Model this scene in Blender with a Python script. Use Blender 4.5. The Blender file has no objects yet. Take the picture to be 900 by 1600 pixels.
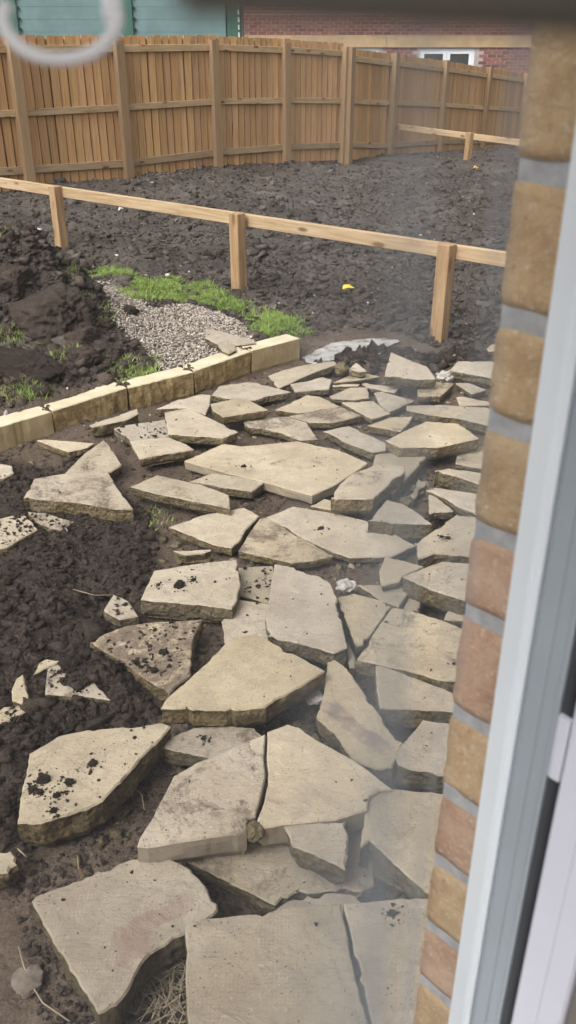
import bpy, bmesh, math, random
import numpy as np
from mathutils import Vector, Matrix, noise as mnoise

# ------------------------------------------------------------------ camera, sky, sun, exposure
scn = bpy.context.scene
COL = scn.collection
CAM_Z = 2.0
cam = bpy.data.cameras.new('camera')
cam.sensor_fit = 'VERTICAL'; cam.sensor_height = 24.0; cam.sensor_width = 13.5
cam.lens = 20.25
cam.clip_start = 0.005; cam.clip_end = 1500
cam.dof.use_dof = True; cam.dof.focus_distance = 4.0; cam.dof.aperture_fstop = 9.5
camo = bpy.data.objects.new('camera', cam); COL.objects.link(camo)
camo.location = (0, 0, CAM_Z)
camo.rotation_euler = (math.pi/2 - math.atan(750/1350), 0, 0)
scn.camera = camo

SUN_EL, SUN_AZ = math.radians(50), math.radians(-140)     # azimuth measured from +Y towards +X
w = bpy.data.worlds.new('World'); scn.world = w; w.use_nodes = True
nt = w.node_tree; nt.nodes.clear()
sky = nt.nodes.new('ShaderNodeTexSky'); sky.sky_type = 'NISHITA'; sky.sun_disc = False
sky.sun_elevation = SUN_EL; sky.sun_rotation = SUN_AZ
sky.air_density = 1.6; sky.dust_density = 5.0; sky.ozone_density = 1.0
hs = nt.nodes.new('ShaderNodeHueSaturation'); hs.inputs['Saturation'].default_value = 0.10
bg = nt.nodes.new('ShaderNodeBackground'); bg.inputs['Strength'].default_value = 0.15
wo = nt.nodes.new('ShaderNodeOutputWorld')
nt.links.new(sky.outputs[0], hs.inputs['Color']); nt.links.new(hs.outputs[0], bg.inputs[0]); nt.links.new(bg.outputs[0], wo.inputs[0])
sun = bpy.data.lights.new('sun', 'SUN'); sun.energy = 1.1; sun.angle = math.radians(35); sun.color = (1.0, .965, .9)
suno = bpy.data.objects.new('sun', sun); COL.objects.link(suno)
sd = Vector((math.sin(SUN_AZ)*math.cos(SUN_EL), math.cos(SUN_AZ)*math.cos(SUN_EL), math.sin(SUN_EL)))
suno.rotation_euler = sd.to_track_quat('Z', 'Y').to_euler()
suno.location = (0, 0, 20)
scn.view_settings.view_transform = 'Standard'
try: scn.view_settings.look = 'None'
except Exception: pass
scn.view_settings.exposure = 0.53; scn.view_settings.gamma = 1.0
scn.view_settings.use_curve_mapping = False

SLABS = [
  {"p":[[-0.581,5.971,0.17],[-0.459,5.892,0.17],[-0.321,5.766,0.17],[-0.23,5.713,0.17],[-0.216,5.644,0.17],[-0.287,5.61,0.17],[-0.35,5.593,0.17],[-0.405,5.678,0.17],[-0.477,5.619,0.17],[-0.569,5.757,0.17]],"t":0.05,"g":[0,0],"c":[-0.388,5.722,0.17],"l":"long thin stone slab lying on the gravel behind the last kerb block","k":0.92,"d":1.0,"v":0,"r":1.0},
  {"p":[[-0.473,5.603,0.175],[-0.408,5.663,0.175],[-0.351,5.57,0.175],[-0.339,5.479,0.175],[-0.384,5.406,0.175],[-0.431,5.463,0.175]],"t":0.04,"g":[0,0],"c":[-0.397,5.529,0.175],"l":"small three cornered stone piece leaning from the gravel onto the kerb top","k":0.9,"d":1.0,"v":0,"r":1.0},
  {"p":[[-0.129,5.336,0.049],[-0.042,5.418,0.054],[0.111,5.505,0.063],[0.308,5.547,0.075],[0.327,5.48,0.076],[0.209,5.388,0.069],[0.107,5.285,0.063],[-0.06,5.094,0.053]],"t":0.058,"g":[0.06,0],"c":[0.102,5.379,0.062],"l":"long wedge shaped slab rising beside the free end of the block kerb","k":1.0,"d":0.6,"v":0,"r":1.0},
  {"p":[[0.016,5.17,0.054],[0.223,5.298,0.054],[0.283,5.251,0.054],[0.256,5.092,0.054],[0.044,5.037,0.054]],"t":0.05,"g":[0,0],"c":[0.163,5.168,0.054],"l":"small four sided slab in front of the long wedge by the kerb end","k":1.0,"d":1.0,"v":0,"r":1.0},
  {"p":[[-0.076,4.771,0.044],[0.118,5.009,0.044],[0.2,4.977,0.044],[0.31,4.821,0.044],[0.182,4.761,0.044],[0.064,4.722,0.044]],"t":0.04,"g":[0,0],"c":[0.132,4.842,0.044],"l":"thin pointed slab with pale top between the kerb end and the middle of the path","k":1.05,"d":1.0,"v":0,"r":1.0},
  {"p":[[0.007,4.657,0.051],[0.135,4.725,0.051],[0.32,4.794,0.051],[0.424,4.667,0.051],[0.331,4.6,0.051],[0.252,4.563,0.051],[0.128,4.563,0.051]],"t":0.047,"g":[0,0],"c":[0.228,4.652,0.051],"l":"greyish slab tucked right below the thin pointed pale slab","k":0.93,"d":1.0,"v":0,"r":1.0},
  {"p":[[-0.256,4.56,0.056],[-0.132,4.618,0.056],[-0.006,4.641,0.056],[0.108,4.545,0.056],[0.163,4.32,0.056],[0.07,4.304,0.056],[-0.039,4.411,0.056],[-0.151,4.474,0.056],[-0.229,4.474,0.056]],"t":0.052,"g":[0,0],"c":[-0.051,4.481,0.056],"l":"slab with a hollow curved front edge behind the largest pale slab","k":0.97,"d":1.0,"v":0,"r":1.0},
  {"p":[[-0.45,4.686,0.115],[-0.288,4.779,0.115],[-0.24,4.763,0.115],[-0.114,4.595,0.115],[-0.363,4.493,0.115],[-0.425,4.58,0.115]],"t":0.055,"g":[0,0],"c":[-0.314,4.648,0.115],"l":"squarish slab with a broken left corner overlapping the pale slab beside the kerb","k":0.95,"d":1.0,"v":0,"r":1.0},
  {"p":[[-0.459,4.999,0.061],[-0.431,5.119,0.061],[-0.246,5.189,0.061],[-0.208,5.178,0.061],[0.018,5.016,0.061],[-0.091,4.966,0.061],[-0.198,4.884,0.061],[-0.271,4.893,0.061],[-0.331,4.893,0.061],[-0.469,4.966,0.061]],"t":0.057,"g":[0,0],"c":[-0.268,5.008,0.061],"l":"broad pale slab close to the kerb with a low wide peak","k":1.03,"d":1.0,"v":0,"r":1.0},
  {"p":[[-0.781,4.785,0.044],[-0.672,4.928,0.044],[-0.535,5.02,0.044],[-0.475,5.01,0.044],[-0.47,4.847,0.044],[-0.481,4.693,0.044],[-0.547,4.754,0.044],[-0.605,4.8,0.044]],"t":0.04,"g":[0,0],"c":[-0.571,4.853,0.044],"l":"flat pale triangular slab lying against the front of the kerb blocks","k":1.03,"d":1.0,"v":0,"r":1.0},
  {"p":[[-0.703,4.575,0.105],[-0.58,4.649,0.105],[-0.417,4.474,0.105],[-0.27,4.309,0.105],[-0.346,4.23,0.105],[-0.644,4.277,0.105]],"t":0.06,"g":[0,0],"c":[-0.491,4.414,0.105],"l":"kite shaped slab with deep shaded front between kerb and muddy slab","k":1.0,"d":1.0,"v":0,"r":1.0},
  {"p":[[-0.963,4.401,0.085],[-0.895,4.448,0.085],[-0.694,4.525,0.085],[-0.649,4.352,0.085],[-0.646,4.293,0.085],[-0.779,4.259,0.085],[-0.848,4.233,0.085]],"t":0.057,"g":[0,0],"c":[-0.782,4.357,0.085],"l":"slab strewn with loose soil next to the kite shaped slab","k":0.97,"d":9,"v":0,"r":1.0},
  {"p":[[-0.845,4.22,0.09],[-0.773,4.244,0.09],[-0.642,4.27,0.09],[-0.539,4.179,0.09],[-0.493,4.114,0.09],[-0.693,4.036,0.09],[-0.76,3.998,0.09]],"t":0.055,"g":[0,0],"c":[-0.678,4.15,0.09],"l":"clean slab piece broken off the front of the soil strewn slab","k":1.02,"d":1.0,"v":0,"r":1.0},
  {"p":[[-1.111,4.451,0.081],[-1.01,4.533,0.091],[-0.868,4.641,0.104],[-0.852,4.583,0.097],[-0.906,4.515,0.089],[-1.087,4.43,0.079]],"t":0.08,"g":[0,0.12],"c":[-0.973,4.525,0.09],"l":"narrow sloping slab leaning against the second kerb block","k":0.9,"d":1.0,"v":0,"r":1.0},
  {"p":[[-1.371,4.313,0.053],[-1.336,4.326,0.053],[-1.048,4.273,0.053],[-1.075,4.22,0.053],[-1.164,4.164,0.053]],"t":0.049,"g":[0,0],"c":[-1.198,4.258,0.053],"l":"pale three sided slab in front of the leftmost kerb joint","k":1.03,"d":1.0,"v":0,"r":1.0},
  {"p":[[-1.125,3.874,0.062],[-1.063,4.076,0.082],[-0.985,4.22,0.097],[-0.946,4.168,0.091],[-0.847,3.968,0.072],[-0.889,3.902,0.065],[-1.086,3.837,0.058]],"t":0.05,"g":[0,0.1],"c":[-0.992,4.003,0.075],"l":"tilted olive slab propped behind the large clean slab at the left","k":0.82,"d":1.0,"v":0,"r":1.0},
  {"p":[[-1.235,3.559,0.1],[-1.237,3.755,0.1],[-1.104,3.809,0.1],[-0.894,3.838,0.1],[-0.814,3.66,0.1],[-0.707,3.453,0.1],[-0.781,3.448,0.1],[-0.963,3.511,0.1]],"t":0.09,"g":[0,0],"c":[-0.964,3.625,0.1],"l":"large clean slab with square cut front at the left of the path","k":0.93,"d":1.0,"v":0,"r":1.0},
  {"p":[[-0.753,3.672,0.1],[-0.641,3.795,0.1],[-0.415,3.692,0.1],[-0.277,3.587,0.1],[-0.263,3.456,0.1],[-0.399,3.511,0.1],[-0.634,3.606,0.1]],"t":0.06,"g":[0,0],"c":[-0.48,3.615,0.1],"l":"long bar shaped slab with a rough ochre front left of the largest slab","k":0.95,"d":1.0,"v":0,"r":1.0},
  {"p":[[-0.484,3.799,0.062],[-0.385,3.891,0.062],[-0.243,3.851,0.062],[-0.128,3.808,0.062],[-0.122,3.782,0.062],[-0.173,3.697,0.062],[-0.266,3.724,0.062],[-0.365,3.76,0.062]],"t":0.058,"g":[0,0],"c":[-0.27,3.788,0.062],"l":"short bar shaped slab touching the front edge of the largest pale slab","k":0.92,"d":1.0,"v":0,"r":1.0},
  {"p":[[-0.535,4.027,0.065],[-0.348,4.241,0.065],[-0.25,4.208,0.065],[-0.124,4.233,0.065],[0.055,4.274,0.065],[0.271,4.16,0.065],[0.411,4.004,0.065],[0.31,3.858,0.065],[0.228,3.753,0.065],[0.116,3.646,0.065],[-0.113,3.787,0.065],[-0.305,3.886,0.065]],"t":0.061,"g":[0,0],"c":[-0.02,3.998,0.065],"l":"largest pale slab in the middle of the path with square cut sides","k":1.04,"d":1.6,"v":0,"r":0.5},
  {"p":[[0.195,3.478,0.14],[0.241,3.617,0.14],[0.308,3.729,0.14],[0.464,3.854,0.14],[0.569,3.804,0.14],[0.565,3.747,0.14],[0.477,3.617,0.14],[0.39,3.478,0.14],[0.301,3.472,0.14]],"t":0.085,"g":[0,0],"c":[0.388,3.64,0.14],"l":"pale slab resting over the end of the sunken brownish slab","k":1.03,"d":1.0,"v":0,"r":1.0},
  {"p":[[0.458,4.105,0.065],[0.575,4.149,0.065],[0.779,4.179,0.065],[0.664,3.965,0.065],[0.501,3.662,0.065],[0.432,3.695,0.065],[0.417,3.879,0.065]],"t":0.06,"g":[0,0],"c":[0.544,3.94,0.065],"l":"sunken brownish slab with a long straight side between two paler slabs","k":0.78,"d":1.0,"v":0,"r":1.0},
  {"p":[[0.513,4.15,0.125],[0.658,4.307,0.125],[0.758,4.403,0.125],[0.939,4.375,0.125],[1.008,4.176,0.125],[0.772,4.063,0.125],[0.577,4.071,0.125]],"t":0.075,"g":[0,0],"c":[0.745,4.217,0.125],"l":"broad pale slab with a blunt right point overlapping the brownish slab","k":1.05,"d":1.0,"v":0,"r":1.0},
  {"p":[[0.197,4.409,0.063],[0.337,4.492,0.063],[0.479,4.315,0.063],[0.579,4.191,0.063],[0.447,4.136,0.063],[0.303,4.275,0.063]],"t":0.059,"g":[0,0],"c":[0.392,4.3,0.063],"l":"long olive slab with a ragged front just behind the right side of the largest slab","k":0.9,"d":1.0,"v":0,"r":1.0},
  {"p":[[0.451,4.504,0.058],[0.586,4.619,0.058],[0.72,4.634,0.058],[0.692,4.546,0.058],[0.627,4.42,0.058],[0.516,4.476,0.058]],"t":0.054,"g":[0,0],"c":[0.598,4.532,0.058],"l":"small pale slab with a notched right side left of the blunt pointed slab","k":1.05,"d":1.0,"v":0,"r":1.0},
  {"p":[[0.701,4.769,0.071],[0.897,4.778,0.071],[1.16,4.738,0.071],[1.235,4.707,0.071],[1.179,4.445,0.071],[1.123,4.473,0.071],[0.979,4.573,0.071],[0.827,4.626,0.071],[0.692,4.698,0.071]],"t":0.067,"g":[0,0],"c":[0.979,4.643,0.071],"l":"long grey green slab running towards the brick jamb behind the blunt pointed slab","k":0.88,"d":1.0,"v":0,"r":1.0},
  {"p":[[0.325,4.881,0.047],[0.519,4.901,0.047],[0.601,4.704,0.047],[0.486,4.623,0.047],[0.422,4.719,0.047]],"t":0.043,"g":[0,0],"c":[0.471,4.764,0.047],"l":"pale diamond shaped slab right of the greyish slab","k":1.05,"d":1.0,"v":0,"r":1.0},
  {"p":[[0.532,5.023,0.053],[0.58,5.038,0.054],[0.767,4.906,0.048],[0.6,4.744,0.039],[0.551,4.849,0.045]],"t":0.044,"g":[0,0.05],"c":[0.606,4.91,0.048],"l":"pale tilted slab above the diamond shaped slab","k":1.05,"d":1.0,"v":0,"r":1.0},
  {"p":[[0.256,4.995,0.041],[0.39,5.142,0.041],[0.504,5.152,0.041],[0.501,4.972,0.041],[0.402,4.939,0.041],[0.269,4.956,0.041]],"t":0.037,"g":[0,0],"c":[0.386,5.025,0.041],"l":"low pale slab with a bitten right end right of the small four sided slab","k":1.05,"d":1.0,"v":0,"r":1.0},
  {"p":[[0.47,5.211,0.041],[0.497,5.229,0.041],[0.704,5.14,0.041],[0.663,5.054,0.041],[0.526,5.123,0.041]],"t":0.037,"g":[0,0],"c":[0.573,5.151,0.041],"l":"thin flat slab sliver lying in front of the upright pointed slab","k":1.0,"d":1.0,"v":0,"r":1.0},
  {"p":[[0.288,5.235,0.039],[0.461,5.439,0.039],[0.598,5.352,0.039],[0.437,5.278,0.039]],"t":0.035,"g":[0,0],"c":[0.445,5.325,0.039],"l":"low triangular slab at the left of the upright pointed slab","k":1.0,"d":1.0,"v":0,"r":1.0},
  {"p":[[0.597,5.067,0.145],[0.627,5.21,0.181],[0.659,5.328,0.21],[0.71,5.287,0.2],[0.792,5.221,0.183],[0.873,5.167,0.17],[0.909,5.04,0.138],[0.808,5.031,0.136]],"t":0.08,"g":[0,0.25],"c":[0.747,5.167,0.17],"l":"upright pointed slab tilted towards the house in front of the wet soil ridge","k":1.0,"d":1.0,"v":0,"r":1.0},
  {"p":[[0.822,5.22,0.058],[0.937,5.199,0.058],[1.048,5.167,0.058],[0.93,4.951,0.058],[0.793,4.955,0.058]],"t":0.054,"g":[0,0],"c":[0.905,5.096,0.058],"l":"squarish yellowish slab at the foot of the upright pointed slab","k":0.95,"d":1.0,"v":0,"r":1.0},
  {"p":[[1.068,5.221,0.042],[1.157,5.221,0.042],[1.242,5.105,0.042],[1.14,5.026,0.042]],"t":0.038,"g":[0,0],"c":[1.152,5.142,0.042],"l":"small grey slab between the yellowish slab and the brick jamb","k":0.9,"d":1.0,"v":0,"r":1.0},
  {"p":[[1.035,4.987,0.039],[1.079,4.993,0.039],[1.216,4.911,0.039],[1.273,4.87,0.039],[1.205,4.857,0.039],[1.03,4.85,0.039]],"t":0.035,"g":[0,0],"c":[1.14,4.911,0.039],"l":"thin pale slab sliver below the small grey slab at the brick jamb","k":1.05,"d":1.0,"v":0,"r":1.0},
  {"p":[[1.052,5.372,0.074],[1.133,5.544,0.074],[1.36,5.544,0.074],[1.487,5.516,0.074],[1.41,5.177,0.074],[1.296,5.231,0.074]],"t":0.07,"g":[0,0],"c":[1.29,5.394,0.074],"l":"pale square ended slab farthest back beside the brick jamb","k":1.03,"d":1.0,"v":0,"r":1.0},
  {"p":[[1.41,5.92,0.039],[1.463,6.009,0.039],[1.558,6.0,0.039],[1.527,5.859,0.039],[1.408,5.859,0.039]],"t":0.035,"g":[0,0],"c":[1.473,5.929,0.039],"l":"single white stone piece on the soil by the last rail post","k":1.1,"d":1.0,"v":0,"r":1.0},
  {"p":[[0.28,5.156,0.05],[0.367,5.184,0.05],[0.455,5.177,0.05],[0.441,5.153,0.05],[0.289,5.142,0.05]],"t":0.04,"g":[0,0],"c":[0.366,5.162,0.05],"l":"very thin slab edge just under the low triangular slab","k":1.0,"d":1.0,"v":0,"r":1.0},
  {"p":[[0.395,5.354,0.09],[0.452,5.482,0.09],[0.509,5.309,0.09],[0.462,5.294,0.09]],"t":0.05,"g":[0,0],"c":[0.455,5.359,0.09],"l":"little white broken flake behind the low triangular slab","k":1.1,"d":1.0,"v":0,"r":1.0},
  {"p":[[0.921,4.26,0.039],[1.045,4.26,0.039],[1.14,4.246,0.039],[1.079,3.961,0.039],[0.978,4.0,0.039],[0.871,4.051,0.039]],"t":0.035,"g":[0,0],"c":[1.005,4.126,0.039],"l":"grey slab with two pebbles on it beside the pinkish jamb brick","k":0.9,"d":1.0,"v":0,"r":1.0},
  {"p":[[0.721,3.797,0.12],[0.789,3.828,0.12],[0.937,3.781,0.12],[1.024,3.746,0.12],[0.988,3.579,0.12],[0.913,3.656,0.12],[0.817,3.746,0.12]],"t":0.1,"g":[0,0],"c":[0.885,3.732,0.12],"l":"wedge slab with a tall shaded front below the slab with two pebbles","k":1.0,"d":1.0,"v":0,"r":1.0},
  {"p":[[0.648,3.605,0.114],[0.697,3.632,0.115],[0.897,3.572,0.113],[0.981,3.542,0.112],[0.931,3.3,0.102],[0.86,3.376,0.105],[0.77,3.465,0.109],[0.723,3.542,0.112]],"t":0.047,"g":[0,0.04],"c":[0.815,3.502,0.11],"l":"long slab sloping down to the jamb above the small leaning triangle","k":0.95,"d":1.0,"v":0,"r":1.0},
  {"p":[[0.664,3.616,0.095],[0.684,3.599,0.095],[0.721,3.521,0.095],[0.753,3.439,0.095],[0.637,3.415,0.095]],"t":0.053,"g":[0,0],"c":[0.692,3.516,0.095],"l":"small leaning triangular slab right of the loose rubble hollow","k":0.95,"d":1.0,"v":0,"r":1.0},
  {"p":[[0.354,3.324,0.11],[0.454,3.518,0.11],[0.528,3.483,0.11],[0.593,3.382,0.11],[0.633,3.296,0.11],[0.46,3.298,0.11]],"t":0.1,"g":[0,0],"c":[0.504,3.382,0.11],"l":"shield shaped slab with a tall dark front right of the little flat slab","k":0.93,"d":1.0,"v":0,"r":1.0},
  {"p":[[0.545,3.124,0.115],[0.573,3.168,0.115],[0.639,3.241,0.115],[0.754,3.373,0.115],[0.858,3.344,0.115],[0.932,3.315,0.115],[0.857,2.965,0.115],[0.754,3.014,0.115],[0.609,3.044,0.115],[0.533,2.998,0.115]],"t":0.09,"g":[0,0],"c":[0.704,3.154,0.115],"l":"big slab with crumbled left corner and two soil crumbs beside the jamb","k":0.93,"d":1.0,"v":0,"r":1.0},
  {"p":[[0.106,3.592,0.039],[0.174,3.663,0.039],[0.332,3.571,0.039],[0.362,3.54,0.039],[0.289,3.526,0.039],[0.181,3.561,0.039]],"t":0.035,"g":[0,0],"c":[0.241,3.575,0.039],"l":"little flat slab with a dirt smear under the front corner of the largest slab","k":1.02,"d":3,"v":0,"r":1.0},
  {"p":[[-0.1,3.471,0.045],[0.024,3.576,0.045],[0.238,3.501,0.045],[0.36,3.435,0.045],[0.452,3.36,0.045],[0.513,3.27,0.045],[0.558,3.221,0.045],[0.442,3.132,0.045],[0.267,3.121,0.045],[0.193,3.168,0.045],[0.057,3.292,0.045]],"t":0.041,"g":[0,0],"c":[0.276,3.317,0.045],"l":"wide pale slab with one square soil lump right of the cracked pair","k":1.03,"d":1.0,"v":0,"r":1.0},
  {"p":[[-0.214,3.161,0.054],[-0.173,3.313,0.054],[-0.132,3.439,0.054],[-0.098,3.454,0.054],[-0.022,3.37,0.054],[0.057,3.279,0.054],[0.19,3.121,0.054],[0.105,3.082,0.054],[0.013,3.066,0.054],[-0.097,3.116,0.054]],"t":0.05,"g":[0,0],"c":[-0.035,3.236,0.054],"l":"pale slab with a torn front between the crack and the wide slab","k":1.02,"d":1.8,"v":0,"r":1.0},
  {"p":[[-0.536,3.359,0.058],[-0.389,3.469,0.058],[-0.205,3.541,0.058],[-0.133,3.46,0.058],[-0.158,3.404,0.058],[-0.191,3.333,0.058],[-0.205,3.255,0.058],[-0.244,3.179,0.058],[-0.324,3.207,0.058],[-0.455,3.306,0.058]],"t":0.054,"g":[0,0],"c":[-0.285,3.348,0.058],"l":"pale soil speckled slab left of the open crack","k":1.02,"d":3,"v":0,"r":1.0},
  {"p":[[-0.564,2.724,0.105],[-0.54,2.926,0.105],[-0.376,2.979,0.105],[-0.208,3.012,0.105],[-0.196,2.919,0.105],[-0.185,2.833,0.105],[-0.196,2.711,0.105],[-0.212,2.665,0.105],[-0.419,2.704,0.105]],"t":0.09,"g":[0,0],"c":[-0.322,2.826,0.105],"l":"pale slab carrying a dark soil lump at the edge of the muddy ground","k":1.0,"d":5,"v":0,"r":1.0},
  {"p":[[-0.251,2.652,0.055],[-0.19,2.796,0.055],[-0.151,2.785,0.055],[-0.034,2.755,0.055],[-0.031,2.483,0.055],[-0.131,2.472,0.055],[-0.196,2.483,0.055],[-0.231,2.518,0.055]],"t":0.05,"g":[0,0],"c":[-0.152,2.613,0.055],"l":"low flat slab half hidden beneath the big dimpled slab","k":0.86,"d":3,"v":0,"r":1.0},
  {"p":[[-0.208,3.065,0.03],[-0.062,3.081,0.03],[-0.034,2.784,0.03],[-0.081,2.807,0.03],[-0.194,2.862,0.03]],"t":0.03,"g":[0,0],"c":[-0.115,2.916,0.03],"l":"dirt covered low slab between the lump slab and the dimpled slab","k":0.7,"d":14,"v":0,"r":1.0},
  {"p":[[-0.054,2.929,0.135],[0.026,2.905,0.135],[0.125,2.84,0.135],[0.166,2.791,0.135],[0.186,2.687,0.135],[0.196,2.526,0.135],[0.206,2.389,0.135],[0.158,2.361,0.135],[0.067,2.403,0.135],[-0.072,2.454,0.135],[-0.082,2.569,0.135],[-0.066,2.751,0.135]],"t":0.085,"g":[0,0],"c":[0.073,2.623,0.135],"l":"big dimpled slab standing highest in the middle of the path","k":0.92,"d":1.0,"v":1,"r":1.0},
  {"p":[[0.189,2.746,0.1],[0.257,2.778,0.096],[0.361,2.738,0.091],[0.393,2.701,0.089],[0.331,2.577,0.093],[0.271,2.461,0.096],[0.241,2.445,0.097],[0.215,2.6,0.098]],"t":0.043,"g":[-0.05,0],"c":[0.282,2.627,0.095],"l":"grey slab with a muddy footprint squeezed between dimpled and large square slab","k":0.84,"d":2,"v":0,"r":1.0},
  {"p":[[0.279,2.869,0.075],[0.367,2.869,0.075],[0.453,2.863,0.075],[0.478,2.821,0.075],[0.425,2.719,0.075],[0.364,2.759,0.075]],"t":0.042,"g":[0,0],"c":[0.395,2.816,0.075],"l":"small dull triangular slab behind the muddy footprint slab","k":0.85,"d":1.0,"v":0,"r":1.0},
  {"p":[[0.365,2.912,0.115],[0.399,3.017,0.115],[0.473,2.984,0.115],[0.548,2.942,0.115],[0.455,2.869,0.115],[0.439,2.833,0.115],[0.366,2.804,0.115]],"t":0.036,"g":[0,0],"c":[0.435,2.907,0.115],"l":"stubby slab with a knobbly broken left face","k":0.93,"d":1.0,"v":0,"r":1.0},
  {"p":[[0.448,2.823,0.145],[0.53,2.88,0.145],[0.616,2.932,0.145],[0.737,2.917,0.145],[0.785,2.895,0.145],[0.731,2.7,0.145],[0.66,2.661,0.145],[0.554,2.727,0.145]],"t":0.1,"g":[0,0],"c":[0.632,2.814,0.145],"l":"thick slab overlapping the stubby slab beside the jamb","k":0.92,"d":1.0,"v":0,"r":1.0},
  {"p":[[0.234,2.331,0.13],[0.307,2.485,0.13],[0.387,2.637,0.13],[0.465,2.612,0.13],[0.566,2.556,0.13],[0.633,2.502,0.13],[0.7,2.462,0.13],[0.624,2.215,0.13],[0.504,2.223,0.13],[0.395,2.276,0.13],[0.311,2.305,0.13]],"t":0.085,"g":[0,0],"c":[0.466,2.412,0.13],"l":"large square slab stained with mud smears beside the jamb","k":0.9,"d":3,"v":0,"r":1.0},
  {"p":[[0.445,2.743,0.05],[0.493,2.848,0.05],[0.53,2.818,0.05],[0.504,2.724,0.05]],"t":0.045,"g":[0,0],"c":[0.493,2.783,0.05],"l":"small brownish slab in the gap behind the mud smeared square slab","k":0.72,"d":1.0,"v":0,"r":1.0},
  {"p":[[0.587,2.645,0.07],[0.61,2.705,0.07],[0.674,2.679,0.07],[0.722,2.651,0.07],[0.71,2.628,0.07],[0.663,2.636,0.07]],"t":0.035,"g":[0,0],"c":[0.661,2.657,0.07],"l":"small pale slab peeping from under the thick overlapping slab","k":0.9,"d":1.0,"v":0,"r":1.0},
  {"p":[[0.208,2.523,0.07],[0.221,2.494,0.07],[0.239,2.409,0.07],[0.232,2.363,0.07],[0.213,2.363,0.07]],"t":0.06,"g":[0,0],"c":[0.222,2.429,0.07],"l":"narrow slab splinter wedged right of the big dimpled slab","k":0.85,"d":1.0,"v":0,"r":1.0},
  {"p":[[-0.396,2.05,0.165],[-0.38,2.101,0.165],[-0.291,2.239,0.165],[-0.215,2.375,0.165],[-0.187,2.415,0.165],[-0.112,2.433,0.165],[-0.057,2.382,0.165],[0.064,2.282,0.165],[0.122,2.229,0.165],[0.062,2.171,0.165],[-0.004,2.113,0.165],[-0.07,2.056,0.165],[-0.162,2.039,0.165],[-0.297,2.042,0.165]],"t":0.085,"g":[0,0],"c":[-0.139,2.203,0.165],"l":"large tan slab with thick rough front overlapping four others","k":0.9,"d":1.0,"v":0,"r":1.0},
  {"p":[[-0.713,2.486,0.085],[-0.669,2.535,0.085],[-0.593,2.586,0.085],[-0.5,2.609,0.085],[-0.417,2.613,0.085],[-0.318,2.625,0.085],[-0.34,2.535,0.085],[-0.341,2.399,0.085],[-0.331,2.302,0.085],[-0.392,2.208,0.085],[-0.476,2.279,0.085],[-0.592,2.388,0.085]],"t":0.08,"g":[0,0],"c":[-0.472,2.458,0.085],"l":"slab heavily littered with soil and grit left of the large tan slab","k":0.93,"d":9,"v":0,"r":1.0},
  {"p":[[-0.708,2.717,0.06],[-0.7,2.777,0.06],[-0.689,2.825,0.06],[-0.627,2.784,0.06],[-0.571,2.682,0.06],[-0.637,2.657,0.06]],"t":0.06,"g":[0,0],"c":[-0.655,2.739,0.06],"l":"small slab nearly buried in soil above the grit littered slab","k":0.95,"d":14,"v":0,"r":1.0},
  {"p":[[-0.805,2.209,0.085],[-0.829,2.347,0.085],[-0.793,2.369,0.085],[-0.733,2.38,0.085],[-0.657,2.274,0.085],[-0.584,2.179,0.085],[-0.64,2.192,0.085],[-0.687,2.196,0.085]],"t":0.06,"g":[0,0],"c":[-0.715,2.266,0.085],"l":"half buried slab with a black soil lump on it in the muddy ground","k":0.98,"d":12,"v":0,"r":1.0},
  {"p":[[-0.87,2.381,0.075],[-0.851,2.403,0.075],[-0.799,2.392,0.075],[-0.833,2.357,0.075],[-0.874,2.317,0.075]],"t":0.05,"g":[0,0],"c":[-0.846,2.37,0.075],"l":"thin slab edge sticking from the soil behind the half buried slab","k":0.98,"d":8,"v":0,"r":1.0},
  {"p":[[-0.921,2.224,0.085],[-0.922,2.284,0.085],[-0.905,2.31,0.085],[-0.85,2.184,0.085],[-0.854,2.155,0.085],[-0.905,2.175,0.085]],"t":0.06,"g":[0,0],"c":[-0.892,2.221,0.085],"l":"narrow upright slab fragment in the mud at the left border","k":0.98,"d":9,"v":0,"r":1.0},
  {"p":[[-0.965,2.106,0.07],[-0.93,2.163,0.07],[-0.886,2.17,0.07],[-0.846,2.146,0.07],[-0.887,2.102,0.07],[-0.919,2.081,0.07],[-0.951,2.061,0.07]],"t":0.06,"g":[0,0],"c":[-0.912,2.118,0.07],"l":"flat muddy slab fragment at the left border below the upright fragment","k":0.95,"d":14,"v":0,"r":1.0},
  {"p":[[-1.36,3.404,0.06],[-1.267,3.46,0.06],[-1.203,3.46,0.06],[-1.117,3.336,0.06],[-1.173,3.246,0.06],[-1.214,3.176,0.06],[-1.287,3.163,0.06]],"t":0.06,"g":[0,0],"c":[-1.231,3.317,0.06],"l":"slab mostly sunk in dark soil left of the clean square cut slab","k":0.95,"d":22,"v":0,"r":1.0},
  {"p":[[-1.213,3.524,0.045],[-1.137,3.515,0.045],[-0.978,3.431,0.045],[-0.993,3.349,0.045],[-1.076,3.376,0.045],[-1.152,3.431,0.045]],"t":0.05,"g":[0,0],"c":[-1.091,3.437,0.045],"l":"sunken slab strip showing under the front of the clean square cut slab","k":0.93,"d":14,"v":0,"r":1.0},
  {"p":[[-1.529,3.955,0.05],[-1.488,4.025,0.05],[-1.42,4.001,0.05],[-1.388,3.921,0.05],[-1.422,3.865,0.05],[-1.495,3.843,0.05]],"t":0.05,"g":[0,0],"c":[-1.457,3.934,0.05],"l":"buried slab corner at the left border under the first kerb block","k":0.95,"d":14,"v":0,"r":1.0},
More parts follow.
